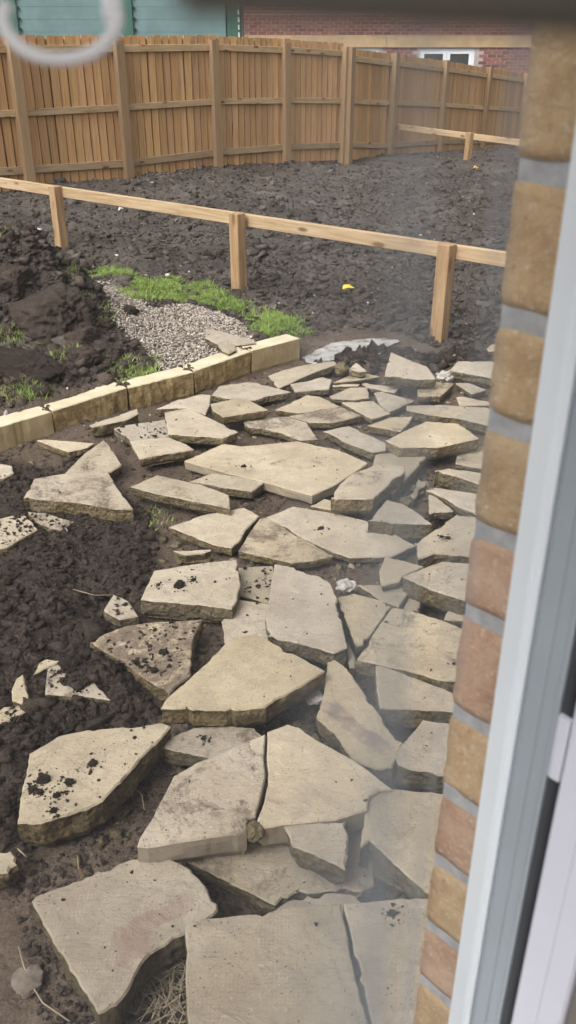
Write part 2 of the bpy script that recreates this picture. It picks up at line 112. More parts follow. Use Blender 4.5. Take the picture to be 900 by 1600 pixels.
  {"p":[[-0.733,1.636,0.13],[-0.742,1.691,0.13],[-0.753,1.766,0.13],[-0.767,1.894,0.13],[-0.702,1.965,0.13],[-0.612,1.994,0.13],[-0.453,2.009,0.13],[-0.392,2.024,0.13],[-0.36,2.009,0.13],[-0.389,1.946,0.13],[-0.422,1.894,0.13],[-0.453,1.831,0.13],[-0.493,1.757,0.13],[-0.516,1.712,0.13],[-0.555,1.683,0.13],[-0.606,1.66,0.13],[-0.668,1.635,0.13]],"t":0.115,"g":[0,0],"c":[-0.569,1.823,0.13],"l":"long thick slab dotted with round soil lumps at the left of the foreground","k":0.84,"d":4,"v":0,"r":2},
  {"p":[[-0.393,1.966,0.085],[-0.356,2.014,0.085],[-0.297,2.051,0.085],[-0.203,2.058,0.085],[-0.103,2.049,0.085],[-0.07,1.996,0.085],[-0.148,1.945,0.085],[-0.194,1.913,0.085],[-0.286,1.933,0.085]],"t":0.08,"g":[0,0],"c":[-0.228,1.991,0.085],"l":"pale low slab lying under both the tan slab and the cracked slab","k":0.88,"d":1.0,"v":0,"r":1.0},
  {"p":[[-0.385,1.512,0.185],[-0.382,1.543,0.185],[-0.359,1.601,0.185],[-0.338,1.683,0.185],[-0.319,1.752,0.185],[-0.262,1.801,0.185],[-0.208,1.828,0.185],[-0.164,1.859,0.185],[-0.119,1.887,0.185],[-0.067,1.916,0.185],[-0.069,1.824,0.185],[-0.063,1.748,0.185],[-0.077,1.662,0.185],[-0.086,1.608,0.185],[-0.104,1.6,0.185],[-0.107,1.556,0.185],[-0.156,1.548,0.185],[-0.242,1.532,0.185],[-0.357,1.509,0.185]],"t":0.09,"g":[0,0],"c":[-0.206,1.676,0.185],"l":"left half of the big smooth cracked slab in the foreground","k":0.98,"d":0.7,"v":0,"r":0.35},
  {"p":[[-0.061,1.925,0.185],[-0.002,1.958,0.185],[0.034,1.944,0.185],[0.083,1.893,0.185],[0.188,1.812,0.185],[0.233,1.765,0.185],[0.286,1.704,0.185],[0.251,1.7,0.185],[0.221,1.677,0.185],[0.212,1.631,0.185],[0.13,1.599,0.185],[-0.013,1.582,0.185],[-0.067,1.569,0.185],[-0.082,1.584,0.185],[-0.078,1.609,0.185],[-0.064,1.659,0.185],[-0.055,1.721,0.185],[-0.061,1.829,0.185]],"t":0.09,"g":[0,0],"c":[0.064,1.725,0.185],"l":"right half of the big smooth cracked slab in the foreground","k":0.98,"d":0.7,"v":0,"r":0.35},
  {"p":[[-0.012,1.585,0.176],[0.067,1.593,0.179],[0.155,1.597,0.183],[0.156,1.538,0.183],[0.141,1.448,0.182],[0.104,1.471,0.181],[0.065,1.494,0.179],[0.014,1.52,0.177]],"t":0.09,"g":[0.04,0],"c":[0.087,1.53,0.18],"l":"small thick block slab sitting on the sunken slab before the cracked slab","k":0.83,"d":1.0,"v":1,"r":2},
  {"p":[[0.219,1.693,0.17],[0.261,1.725,0.17],[0.336,1.714,0.17],[0.44,1.7,0.17],[0.61,1.673,0.17],[0.523,1.293,0.17],[0.347,1.383,0.17],[0.301,1.433,0.17],[0.259,1.486,0.17],[0.211,1.545,0.17],[0.186,1.519,0.17],[0.199,1.591,0.17]],"t":0.1,"g":[0,0],"c":[0.325,1.555,0.17],"l":"dimpled slab with a pale scratch beside the brick jamb in the foreground","k":0.82,"d":1.0,"v":1,"r":1.0},
  {"p":[[-0.272,1.557,0.075],[-0.189,1.587,0.075],[-0.035,1.651,0.075],[0.09,1.695,0.075],[0.235,1.718,0.075],[0.223,1.482,0.075],[0.189,1.463,0.075],[0.123,1.467,0.075],[0.049,1.459,0.075],[0.0,1.446,0.075],[-0.032,1.424,0.075]],"t":0.07,"g":[0,0],"c":[0.035,1.537,0.075],"l":"sunken dusty slab lying beneath the small thick block","k":0.75,"d":2,"v":0,"r":1.0},
  {"p":[[-0.031,1.417,0.07],[0.0,1.442,0.07],[0.049,1.457,0.07],[0.123,1.465,0.07],[0.19,1.461,0.07],[0.176,1.381,0.07],[-0.016,1.363,0.07]],"t":0.065,"g":[0,0],"c":[0.07,1.426,0.07],"l":"slab piece in front of the curved crack of the sunken dusty slab","k":0.78,"d":1.0,"v":0,"r":1.0},
  {"p":[[-0.633,1.398,0.125],[-0.625,1.414,0.125],[-0.555,1.447,0.125],[-0.489,1.486,0.125],[-0.405,1.523,0.125],[-0.309,1.527,0.125],[-0.249,1.493,0.125],[-0.207,1.443,0.125],[-0.173,1.393,0.125],[-0.171,1.373,0.125],[-0.202,1.342,0.125],[-0.243,1.313,0.125],[-0.28,1.288,0.125],[-0.311,1.267,0.125],[-0.34,1.234,0.125],[-0.349,1.202,0.125],[-0.358,1.173,0.125],[-0.38,1.14,0.125],[-0.413,1.118,0.125],[-0.44,1.151,0.125],[-0.469,1.184,0.125],[-0.507,1.234,0.125],[-0.546,1.279,0.125],[-0.579,1.323,0.125]],"t":0.11,"g":[0,0],"c":[-0.385,1.316,0.125],"l":"big slab with a reddish stain nearest the lower left corner","k":0.8,"d":2,"v":2,"r":1.4},
  {"p":[[-0.244,1.313,0.15],[-0.229,1.33,0.15],[-0.077,1.346,0.15],[0.015,1.365,0.15],[0.129,1.372,0.15],[0.137,1.315,0.15],[0.143,1.242,0.15],[0.152,1.181,0.15],[0.165,1.115,0.15],[0.187,1.002,0.15],[-0.195,0.977,0.15],[-0.223,1.137,0.15]],"t":0.11,"g":[0,0],"c":[-0.003,1.216,0.15],"l":"nearest slab with a fine dimpled top left of its long crack","k":0.82,"d":1.0,"v":1,"r":0.75},
  {"p":[[0.135,1.375,0.148],[0.235,1.386,0.148],[0.313,1.391,0.148],[0.36,1.388,0.148],[0.479,1.359,0.148],[0.463,1.016,0.148],[0.195,1.003,0.148],[0.174,1.117,0.148],[0.16,1.182,0.148],[0.152,1.243,0.148],[0.144,1.317,0.148]],"t":0.11,"g":[0,0],"c":[0.255,1.243,0.148],"l":"nearest slab piece right of the long crack beside the brick jamb","k":0.82,"d":1.0,"v":1,"r":0.75},
  {"p":[[0.135,2.34,0.112],[0.159,2.35,0.115],[0.188,2.317,0.118],[0.206,2.284,0.119],[0.242,2.188,0.123],[0.279,2.089,0.127],[0.297,2.02,0.129],[0.347,1.933,0.134],[0.327,1.898,0.131],[0.303,1.837,0.129],[0.268,1.833,0.126],[0.234,1.85,0.122],[0.19,1.88,0.118],[0.159,1.957,0.115],[0.125,2.021,0.111],[0.088,2.069,0.108],[0.107,2.141,0.11],[0.119,2.198,0.111]],"t":0.09,"g":[0.1,0],"c":[0.212,2.057,0.12],"l":"purple streaked dimpled slab tilted between the tan slab and the cracked slab","k":0.85,"d":1.0,"v":3,"r":1.4},
  {"p":[[0.297,2.308,0.125],[0.318,2.305,0.125],[0.394,2.261,0.125],[0.479,2.206,0.125],[0.538,2.167,0.125],[0.585,2.143,0.125],[0.572,2.073,0.125],[0.535,2.076,0.125],[0.399,2.091,0.125],[0.292,2.094,0.125],[0.29,2.181,0.125]],"t":0.1,"g":[0,0],"c":[0.429,2.171,0.125],"l":"slab with a raised ridge and dark front below the mud smeared square slab","k":0.82,"d":1.0,"v":0,"r":1.0},
  {"p":[[0.31,1.883,0.135],[0.363,1.953,0.135],[0.418,2.03,0.135],[0.511,2.013,0.135],[0.57,2.0,0.135],[0.529,1.782,0.135],[0.458,1.799,0.135],[0.364,1.822,0.135],[0.32,1.843,0.135]],"t":0.1,"g":[0,0],"c":[0.426,1.9,0.135],"l":"pale grey slab with a square front above the scratched dimpled slab","k":0.88,"d":1.0,"v":0,"r":1.0},
  {"p":[[0.586,3.679,0.05],[0.65,3.85,0.05],[0.688,3.803,0.05],[0.601,3.636,0.05]],"t":0.04,"g":[0,0],"c":[0.63,3.74,0.05],"l":"tiny tan slab scrap in the rubble hollow beside the brownish slab","k":0.72,"d":1.0,"v":0,"r":1.0},
  {"p":[[-0.833,1.565,0.092],[-0.769,1.576,0.086],[-0.742,1.583,0.083],[-0.724,1.566,0.081],[-0.715,1.542,0.08],[-0.732,1.517,0.082],[-0.812,1.499,0.09]],"t":0.085,"g":[-0.1,0],"c":[-0.761,1.549,0.085],"l":"yellowish broken block at the left border in the foreground","k":0.95,"d":1.0,"v":0,"r":1.6},
  {"p":[[-0.493,3.159,0.055],[-0.406,3.162,0.056],[-0.334,3.171,0.057],[-0.329,3.164,0.056],[-0.358,3.145,0.054],[-0.437,3.131,0.053]],"t":0.055,"g":[0,0.1],"c":[-0.393,3.155,0.055],"l":"small yellow rubble piece below the soil speckled slab left of the crack","k":1.0,"d":1.0,"v":0,"r":1.6},
]
FENCE_A = [[-4.29,11.41,0.248,1.948],[-3.469,12.231,0.2,1.916],[-2.339,13.361,0.143,1.901],[-1.131,14.569,0.146,1.901],[-0.054,15.646,0.11,1.849],[0.954,16.654,0.042,1.782]]
FENCE_B = [[1.044,16.637,0.044,1.772],[1.936,17.993,-0.116,1.66],[3.208,19.926,-0.241,1.497],[4.522,21.923,-0.438,1.305],[5.866,23.966,-0.665,1.113],[7.351,26.224,-0.882,0.875]]
GRASS = [[[-1.362,7.047,0.122],[-1.348,7.586,0.047],[-1.1,7.836,0.011],[-0.675,7.57,0.006],[-0.348,7.144,0.0],[-0.389,6.898,0.006],[-0.63,7.015,0.026],[-0.93,6.924,0.103],[-1.082,6.735,0.135],[-1.224,6.691,0.167]],[[-0.364,6.71,0.03],[-0.263,6.994,-0.0],[0.077,6.797,-0.001],[0.176,6.444,-0.002],[0.071,6.147,0.048],[-0.112,5.897,0.113],[-0.252,6.009,0.115]],[[-1.798,8.013,0.031],[-1.6,8.226,0.021],[-1.334,7.933,0.016],[-1.355,7.628,0.041],[-1.667,7.79,0.04]],[[-1.559,6.147,0.507],[-1.961,8.37,0.028],[-1.767,7.776,0.044],[-1.498,6.102,0.438]],[[-2.091,6.181,0.755],[-1.928,6.206,0.767],[-1.894,6.095,0.73],[-2.057,6.041,0.707]],[[-1.937,5.538,0.263],[-1.741,5.597,0.275],[-1.59,5.687,0.291],[-1.513,5.546,0.234],[-1.708,5.444,0.215],[-1.917,5.444,0.215]],[[-1.371,5.947,0.29],[-1.305,6.113,0.279],[-1.245,5.979,0.226],[-1.308,5.798,0.226]],[[-1.125,5.093,0.187],[-1.0,5.287,0.174],[-0.87,5.371,0.145],[-0.819,5.13,0.128],[-1.006,4.945,0.139]],[[-0.696,3.602,-0.001],[-0.636,3.678,-0.001],[-0.563,3.509,-0.0],[-0.62,3.448,-0.0]],[[-1.504,5.929,0.376],[-1.405,6.085,0.352],[-1.319,5.807,0.232],[-1.412,5.741,0.252]],[[-1.611,5.386,0.213],[-1.418,5.459,0.232],[-1.274,5.163,0.225],[-1.473,5.005,0.239]],[[-1.67,4.741,0.216],[-1.464,4.813,0.228],[-1.352,4.631,0.18],[-1.584,4.545,0.175]]]
GRAVEL = [[-2.066,7.696,0.12],[-1.745,7.65,0.12],[-1.358,7.343,0.12],[-1.203,6.863,0.12],[-1.038,6.591,0.12],[-0.761,6.789,0.12],[-0.52,6.608,0.12],[-0.325,6.336,0.12],[-0.219,5.734,0.12],[-0.278,5.572,0.12],[-0.496,5.343,0.12],[-0.663,5.164,0.12],[-0.86,5.282,0.12],[-1.153,5.804,0.12],[-1.5,6.68,0.12]]
PATCH = [[0.08,5.809,0.04],[0.183,5.963,0.04],[0.326,6.11,0.04],[0.52,6.216,0.04],[0.716,6.278,0.04],[0.857,6.186,0.04],[0.763,6.051,0.04],[0.589,5.906,0.04],[0.401,5.795,0.04],[0.239,5.622,0.04],[0.131,5.674,0.04]]
HEAPS = [[-1.816,6.218,0.25,0.6,0.4],[-2.269,6.206,0.3,0.7,0.38],[-1.563,4.889,0.2,0.5,0.12],[-1.245,5.381,0.15,0.4,0.09],[-2.46,7.861,0.25,0.6,0.06],[0.828,5.645,0.05,0.16,0.1],[1.181,5.672,0.05,0.2,0.08],[0.479,5.645,0.05,0.14,0.09],[0.622,5.779,0.05,0.16,0.06],[-1.022,2.952,0.03,0.3,0.05],[-0.7,2.285,0.03,0.18,0.07],[-0.843,1.932,0.03,0.2,0.09],[-0.532,2.189,0.03,0.12,0.05],[-1.001,2.569,0.0,0.3,0.03]]
MUD = [[-2.265,4.282,0.02],[-1.318,4.121,0.02],[-1.045,4.282,0.02],[-0.861,3.827,0.02],[-0.695,3.564,0.02],[-0.566,3.273,0.02],[-0.604,2.787,0.02],[-0.423,2.169,0.02],[-0.702,1.996,0.02],[-0.761,1.633,0.02],[-1.359,1.698,0.02],[-1.999,3.015,0.02]]
RAIL_BAR = [[-0.0053,0.0507,2.0048],[0.0171,0.0501,2.0038]]
RING = [-0.0421,0.1838,2.0015]
KERB_FRONT = [[-1.314,4.48],[-0.953,4.847],[-0.586,5.132],[-0.24,5.518],[0.085,5.79]]
KNEE = [[-2.334,9.13],[-0.422,7.465],[1.115,6.219]]
CLODS = [[-1.581,5.757,0.323,0.33],[-1.399,5.916,0.299,0.1],[-1.514,4.864,0.237,0.2],[-1.268,5.134,0.222,0.14],[-1.148,6.236,0.197,0.085],[-1.473,6.125,0.423,0.07],[-1.131,5.291,0.211,0.11],[-2.269,8.777,0.027,0.1],[-1.772,5.147,0.197,0.16],[-1.323,5.405,0.236,0.12],[-1.857,5.836,0.497,0.17]]

R = random.Random(7)
rng = np.random.default_rng(11)

#<<TERR
# ------------------------------------------------------------------ numpy noise
def _h(ix, iy, k):
    n = (ix.astype(np.int64)*374761393 + iy.astype(np.int64)*668265263 + k*1274126177) & 0xffffffff
    n = ((n ^ (n >> 13))*1274126177) & 0xffffffff
    return ((n ^ (n >> 16)) & 0xffffff)/float(0xffffff)
def vn(x, y, k=0):
    ix, iy = np.floor(x), np.floor(y); fx, fy = x-ix, y-iy
    ux, uy = fx*fx*(3-2*fx), fy*fy*(3-2*fy)
    a, b, c, d = _h(ix, iy, k), _h(ix+1, iy, k), _h(ix, iy+1, k), _h(ix+1, iy+1, k)
    return (a*(1-ux)+b*ux)*(1-uy)+(c*(1-ux)+d*ux)*uy
def fbm(x, y, k=0, o=4):
    r, a, t = 0, .5, 0
    for i in range(o):
        r = r+a*vn(x*2**i+i*17.3, y*2**i-i*9.1, k+i); t += a; a *= .5
    return r/t-.5
def clodn(x, y, k):                       # rounded lumps of random size, one per cell
    ix, iy = np.floor(x), np.floor(y); best = np.zeros_like(x)
    for dx in (-1, 0, 1):
        for dy in (-1, 0, 1):
            cx, cy = ix+dx, iy+dy
            px, py = cx+_h(cx, cy, k), cy+_h(cx, cy, k+7)
            r = .25+.75*_h(cx, cy, k+13)
            d2 = ((x-px)**2+(y-py)**2)/(r*r)
            best = np.maximum(best, r*np.sqrt(np.maximum(0, 1-d2)))
    return best
def sstep(a, b, x):
    t = np.clip((x-a)/(b-a), 0, 1); return t*t*(3-2*t)
def polydist(x, y, poly):                 # signed distance, positive inside
    P = [(p[0], p[1]) for p in poly]; d = np.full(x.shape, 1e9); ins = np.zeros(x.shape, bool)
    for i in range(len(P)):
        ax, ay = P[i]; bx, by = P[(i+1) % len(P)]
        ex, ey = bx-ax, by-ay
        t = np.clip(((x-ax)*ex+(y-ay)*ey)/(ex*ex+ey*ey+1e-12), 0, 1)
        d = np.minimum(d, np.hypot(x-ax-t*ex, y-ay-t*ey))
        c = ((ay > y) != (by > y)) & (x < (bx-ax)*(y-ay)/((by-ay) if by != ay else 1e-9)+ax)
        ins ^= c
    return np.where(ins, d, -d)

# ------------------------------------------------------------------ terrain
K0, K1 = np.array(KERB_FRONT[0]), np.array(KERB_FRONT[-1])
KD = (K1-K0)/np.linalg.norm(K1-K0); KN = np.array([-KD[1], KD[0]]); KL = np.linalg.norm(K1-K0)
def zones(x, y):
    dn = (x-K0[0])*KN[0]+(y-K0[1])*KN[1]; al = (x-K0[0])*KD[0]+(y-K0[1])*KD[1]
    behind = sstep(.04, .14, dn)*sstep(KL+.5, KL-.1, al)*sstep(3.2, 1.6, dn)
    wob = fbm(x*3, y*3, 91)*.25
    mud = sstep(-.10, .12, polydist(x, y, MUD)+wob)
    gravel = sstep(-.04, .06, polydist(x, y, GRAVEL)+wob*.3)
    field = sstep(-.2, .5, np.maximum(dn-.1, (x*.61+y*.79)-5.35)+wob)
    return dn, behind, mud, gravel, field
def base_z(x, y):
    xc, yc = np.clip(x, -9, 8), np.clip(y, 0, 27)
    zl = np.interp(yc, [7, 9, 12.2, 13.4, 15.6, 16.6, 18, 20, 22, 24, 26.5], [0, .03, .16, .14, .11, .04, -.12, -.25, -.45, -.67, -.90])
    zr = np.interp(yc, [7, 13, 16.6, 18, 20, 22, 24, 26.5], [0, -.03, -.05, -.13, -.25, -.45, -.67, -.90])
    wl = sstep(1.2, -1.2, xc); z = zl*wl+zr*(1-wl)
    dn, behind, mud, gravel, field = zones(x, y)
    z = z+.115*behind
    for hx, hy, hz, r, h in HEAPS:
        z = z+h*np.exp(-((x-hx)**2+(y-hy)**2)/(2*(r*.6)**2))
    return z, (dn, behind, mud, gravel, field)
def ground_z(x, y):
    x = np.asarray(x, float); y = np.asarray(y, float)
    z, (dn, behind, mud, gravel, field) = base_z(x, y)
    rough = .010+.030*mud+.034*field*(1-.85*gravel)
    und = field*(1-gravel)*(fbm(x*.9+y*.5, y*1.6, 81, 3)*.13+np.abs(fbm(x*.8+3, y*2.2+x*.4, 83, 3))*.10)*sstep(6.2, 8, y+np.abs(x)*.1)
    n = fbm(x*1.7, y*1.7, 3, 4)*1.1+fbm(x*9, y*9, 23, 4)*1.1-np.abs(fbm(x*5, y*5, 29, 4))*1.6
    wx, wy = x+fbm(x*11, y*11, 5, 3)*.09, y+fbm(x*11, y*11, 15, 3)*.09
    c = clodn(wx*7, wy*7, 31)*.5+clodn(wx*15, wy*15, 41)*.40+clodn(wx*34, wy*34, 51)*.22+fbm(x*40, y*40, 55, 3)*.35
    z = z+und+rough*(.7+.9*vn(x*1.1, y*1.1, 85))*(n*.9+c*1.0-.25)+gravel*.012*fbm(x*3, y*3, 61)+.012*mud-.012*(1-mud)*(1-field)
    z = z+(1-gravel)*.10*np.clip(z-.16, 0, .3)*(clodn(x*6, y*6, 71)*2+fbm(x*9, y*9, 73, 4)*3)
    return z

#>>TERR
# ------------------------------------------------------------------ object helpers
def link(o, parent=None):
    COL.objects.link(o)
    if parent is not None: o.parent = parent
    return o
def tag(o, label=None, cat=None, group=None, kind=None):
    if label: o['label'] = label
    if cat: o['category'] = cat
    if group: o['group'] = group
    if kind or (label and cat): o['kind'] = kind or 'thing'
    return o
def empty(name, loc=(0, 0, 0), rz=0, **k):
    o = bpy.data.objects.new(name, None); o.location = loc; o.rotation_euler = (0, 0, rz); o.empty_display_size = .1
    link(o); return tag(o, **k)
def mesh(name, verts, faces, mats, parent=None, loc=None, smooth=False, fm=None):
    me = bpy.data.meshes.new(name); me.from_pydata([tuple(v) for v in verts], [], faces)
    for m in (mats if isinstance(mats, (list, tuple)) else [mats]): me.materials.append(m)
    if fm is not None: me.polygons.foreach_set('material_index', fm)
    if smooth: me.polygons.foreach_set('use_smooth', [True]*len(me.polygons))
    me.update()
    o = bpy.data.objects.new(name, me)
    if loc is not None: o.location = loc
    return link(o, parent)
def fastmesh(name, V, Fc, mats, attr=None, smooth=False):      # V n x 3, Fc m x k all the same size
    me = bpy.data.meshes.new(name); n, k = Fc.shape
    me.vertices.add(len(V)); me.vertices.foreach_set('co', V.astype(np.float32).ravel())
    me.loops.add(n*k); me.loops.foreach_set('vertex_index', Fc.astype(np.int32).ravel())
    me.polygons.add(n); me.polygons.foreach_set('loop_start', np.arange(0, n*k, k, dtype=np.int32))
    me.polygons.foreach_set('loop_total', np.full(n, k, dtype=np.int32))
    if smooth: me.polygons.foreach_set('use_smooth', np.ones(n, bool))
    for m in (mats if isinstance(mats, (list, tuple)) else [mats]): me.materials.append(m)
    if attr is not None:
        for nm, a in attr.items():
            at = me.attributes.new(nm, 'FLOAT', 'POINT'); at.data.foreach_set('value', a.astype(np.float32))
    me.update(calc_edges=True); me.validate()
    o = bpy.data.objects.new(name, me); return link(o)
def boxdata(x0, x1, y0, y1, z0, z1, b=0.0):
    """A box with its long edges chamfered by b."""
    if b <= 0:
        v = [(x0, y0, z0), (x1, y0, z0), (x1, y1, z0), (x0, y1, z0), (x0, y0, z1), (x1, y0, z1), (x1, y1, z1), (x0, y1, z1)]
        f = [(0, 3, 2, 1), (4, 5, 6, 7), (0, 1, 5, 4), (1, 2, 6, 5), (2, 3, 7, 6), (3, 0, 4, 7)]
        return v, f
    bm = bmesh.new(); bmesh.ops.create_cube(bm, size=1)
    for q in bm.verts: q.co = Vector(((x0+x1)/2+q.co.x*(x1-x0), (y0+y1)/2+q.co.y*(y1-y0), (z0+z1)/2+q.co.z*(z1-z0)))
    bmesh.ops.bevel(bm, geom=bm.edges[:], offset=b, segments=1, affect='EDGES', profile=.5)
    bm.verts.index_update()
    v = [tuple(q.co) for q in bm.verts]; f = [tuple(q.index for q in p.verts) for p in bm.faces]; bm.free(); return v, f
def box(name, x0, x1, y0, y1, z0, z1, mat, parent=None, b=0.0, loc=None):
    v, f = boxdata(x0, x1, y0, y1, z0, z1, b); return mesh(name, v, f, mat, parent, loc)
def inst(name, me, parent, loc, rot=(0, 0, 0), sc=(1, 1, 1)):
    o = bpy.data.objects.new(name, me); o.location = loc; o.rotation_euler = rot; o.scale = sc; return link(o, parent)
def tube(name, pts, r, mat, parent=None, seg=8, closed=False):
    P = [Vector(p) for p in pts]; n = len(P); V, F = [], []
    for i, p in enumerate(P):
        d = (P[(i+1) % n]-P[i-1]) if closed or 0 < i < n-1 else (P[1]-P[0] if i == 0 else P[-1]-P[-2])
        d.normalize(); x = d.cross(Vector((.13, .31, .94)))
        x = x.normalized() if x.length > .05 else d.cross(Vector((1, 0, 0))).normalized(); y = d.cross(x)
        V += [tuple(p+(x*math.cos(k*2*math.pi/seg)+y*math.sin(k*2*math.pi/seg))*r) for k in range(seg)]
    for i in range(n if closed else n-1):
        j = (i+1) % n
        F += [(i*seg+k, i*seg+(k+1) % seg, j*seg+(k+1) % seg, j*seg+k) for k in range(seg)]
    if not closed: F += [tuple(range(seg-1, -1, -1)), tuple(range((n-1)*seg, n*seg))]
    return mesh(name, V, F, mat, parent, smooth=True)

# ------------------------------------------------------------------ materials
class NB:
    def __init__(s, name):
        s.m = bpy.data.materials.new(name); s.m.use_nodes = True; s.t = s.m.node_tree; s.t.nodes.clear()
        s.out = s.n('ShaderNodeOutputMaterial'); s.b = s.n('ShaderNodeBsdfPrincipled'); s.l(s.b.outputs[0], s.out.inputs[0])
        s.b.inputs['Specular IOR Level'].default_value = .25
    def n(s, t, **k):
        q = s.t.nodes.new(t)
        for a, v in k.items(): setattr(q, a, v)
        return q
    def l(s, a, b): s.t.links.new(a, b)
    def pos(s): return s.n('ShaderNodeNewGeometry').outputs['Position']
    def obj(s, off=True):
        c = s.n('ShaderNodeTexCoord').outputs['Object']
        if not off: return c
        i = s.n('ShaderNodeObjectInfo'); m = s.n('ShaderNodeVectorMath', operation='MULTIPLY_ADD')
        cx = s.n('ShaderNodeCombineXYZ'); a = s.n('ShaderNodeMath', operation='MULTIPLY'); a.inputs[1].default_value = 37.7
        s.l(i.outputs['Random'], a.inputs[0])
        for k in range(3): s.l(a.outputs[0], cx.inputs[k])
        ad = s.n('ShaderNodeVectorMath', operation='ADD'); s.l(c, ad.inputs[0]); s.l(cx.outputs[0], ad.inputs[1]); return ad.outputs[0]
    def noise(s, vec, sc, det=4, rough=.55, dist=0, out='Fac'):
        q = s.n('ShaderNodeTexNoise'); q.inputs['Scale'].default_value = sc; q.inputs['Detail'].default_value = det
        q.inputs['Roughness'].default_value = rough; q.inputs['Distortion'].default_value = dist; s.l(vec, q.inputs['Vector']); return q.outputs[out]
    def vor(s, vec, sc, feature='F1', out='Distance'):
        q = s.n('ShaderNodeTexVoronoi', feature=feature); q.inputs['Scale'].default_value = sc; s.l(vec, q.inputs['Vector']); return q.outputs[out]
    def ramp(s, fac, *st, interp='LINEAR'):
        q = s.n('ShaderNodeValToRGB'); e = q.color_ramp.elements; q.color_ramp.interpolation = interp
        while len(e) < len(st): e.new(.5)
        for el, (p, c) in zip(e, st):
            el.position = p; el.color = (*c, 1) if isinstance(c, tuple) else (c, c, c, 1)
        s.l(fac, q.inputs[0]); return q.outputs[0]
    def mix(s, fac, a, b, mode='MIX'):
        q = s.n('ShaderNodeMix', data_type='RGBA', blend_type=mode)
        for v, i in ((fac, q.inputs[0]), (a, q.inputs[6]), (b, q.inputs[7])):
            if hasattr(v, 'is_linked'): s.l(v, i)
            elif isinstance(v, tuple): i.default_value = (*v, 1)
            else: i.default_value = v
        return q.outputs[2]
    def math(s, op, a, b=None):
        q = s.n('ShaderNodeMath', operation=op)
        for v, i in ((a, q.inputs[0]), (b, q.inputs[1])):
            if v is None: continue
            if hasattr(v, 'is_linked'): s.l(v, i)
            else: i.default_value = v
        return q.outputs[0]
    def scale(s, vec, v):
        q = s.n('ShaderNodeVectorMath', operation='MULTIPLY'); s.l(vec, q.inputs[0]); q.inputs[1].default_value = v; return q.outputs[0]
    def tint(s, col):
        i = s.n('ShaderNodeObjectInfo'); return s.mix(1.0, col, i.outputs['Color'], 'MULTIPLY')
    def bump(s, h, st, dist, prev=None):
        q = s.n('ShaderNodeBump'); q.inputs['Strength'].default_value = st; q.inputs['Distance'].default_value = dist
        s.l(h, q.inputs['Height'])
        if prev is not None: s.l(prev, q.inputs['Normal'])
        return q.outputs[0]
    def done(s, col, rough=.9, nrm=None, spec=None):
        if hasattr(col, 'is_linked'): s.l(col, s.b.inputs['Base Color'])
        else: s.b.inputs['Base Color'].default_value = (*col, 1)
        if hasattr(rough, 'is_linked'): s.l(rough, s.b.inputs['Roughness'])
        else: s.b.inputs['Roughness'].default_value = rough
        if nrm is not None: s.l(nrm, s.b.inputs['Normal'])
        if spec is not None: s.b.inputs['Specular IOR Level'].default_value = spec
        return s.m

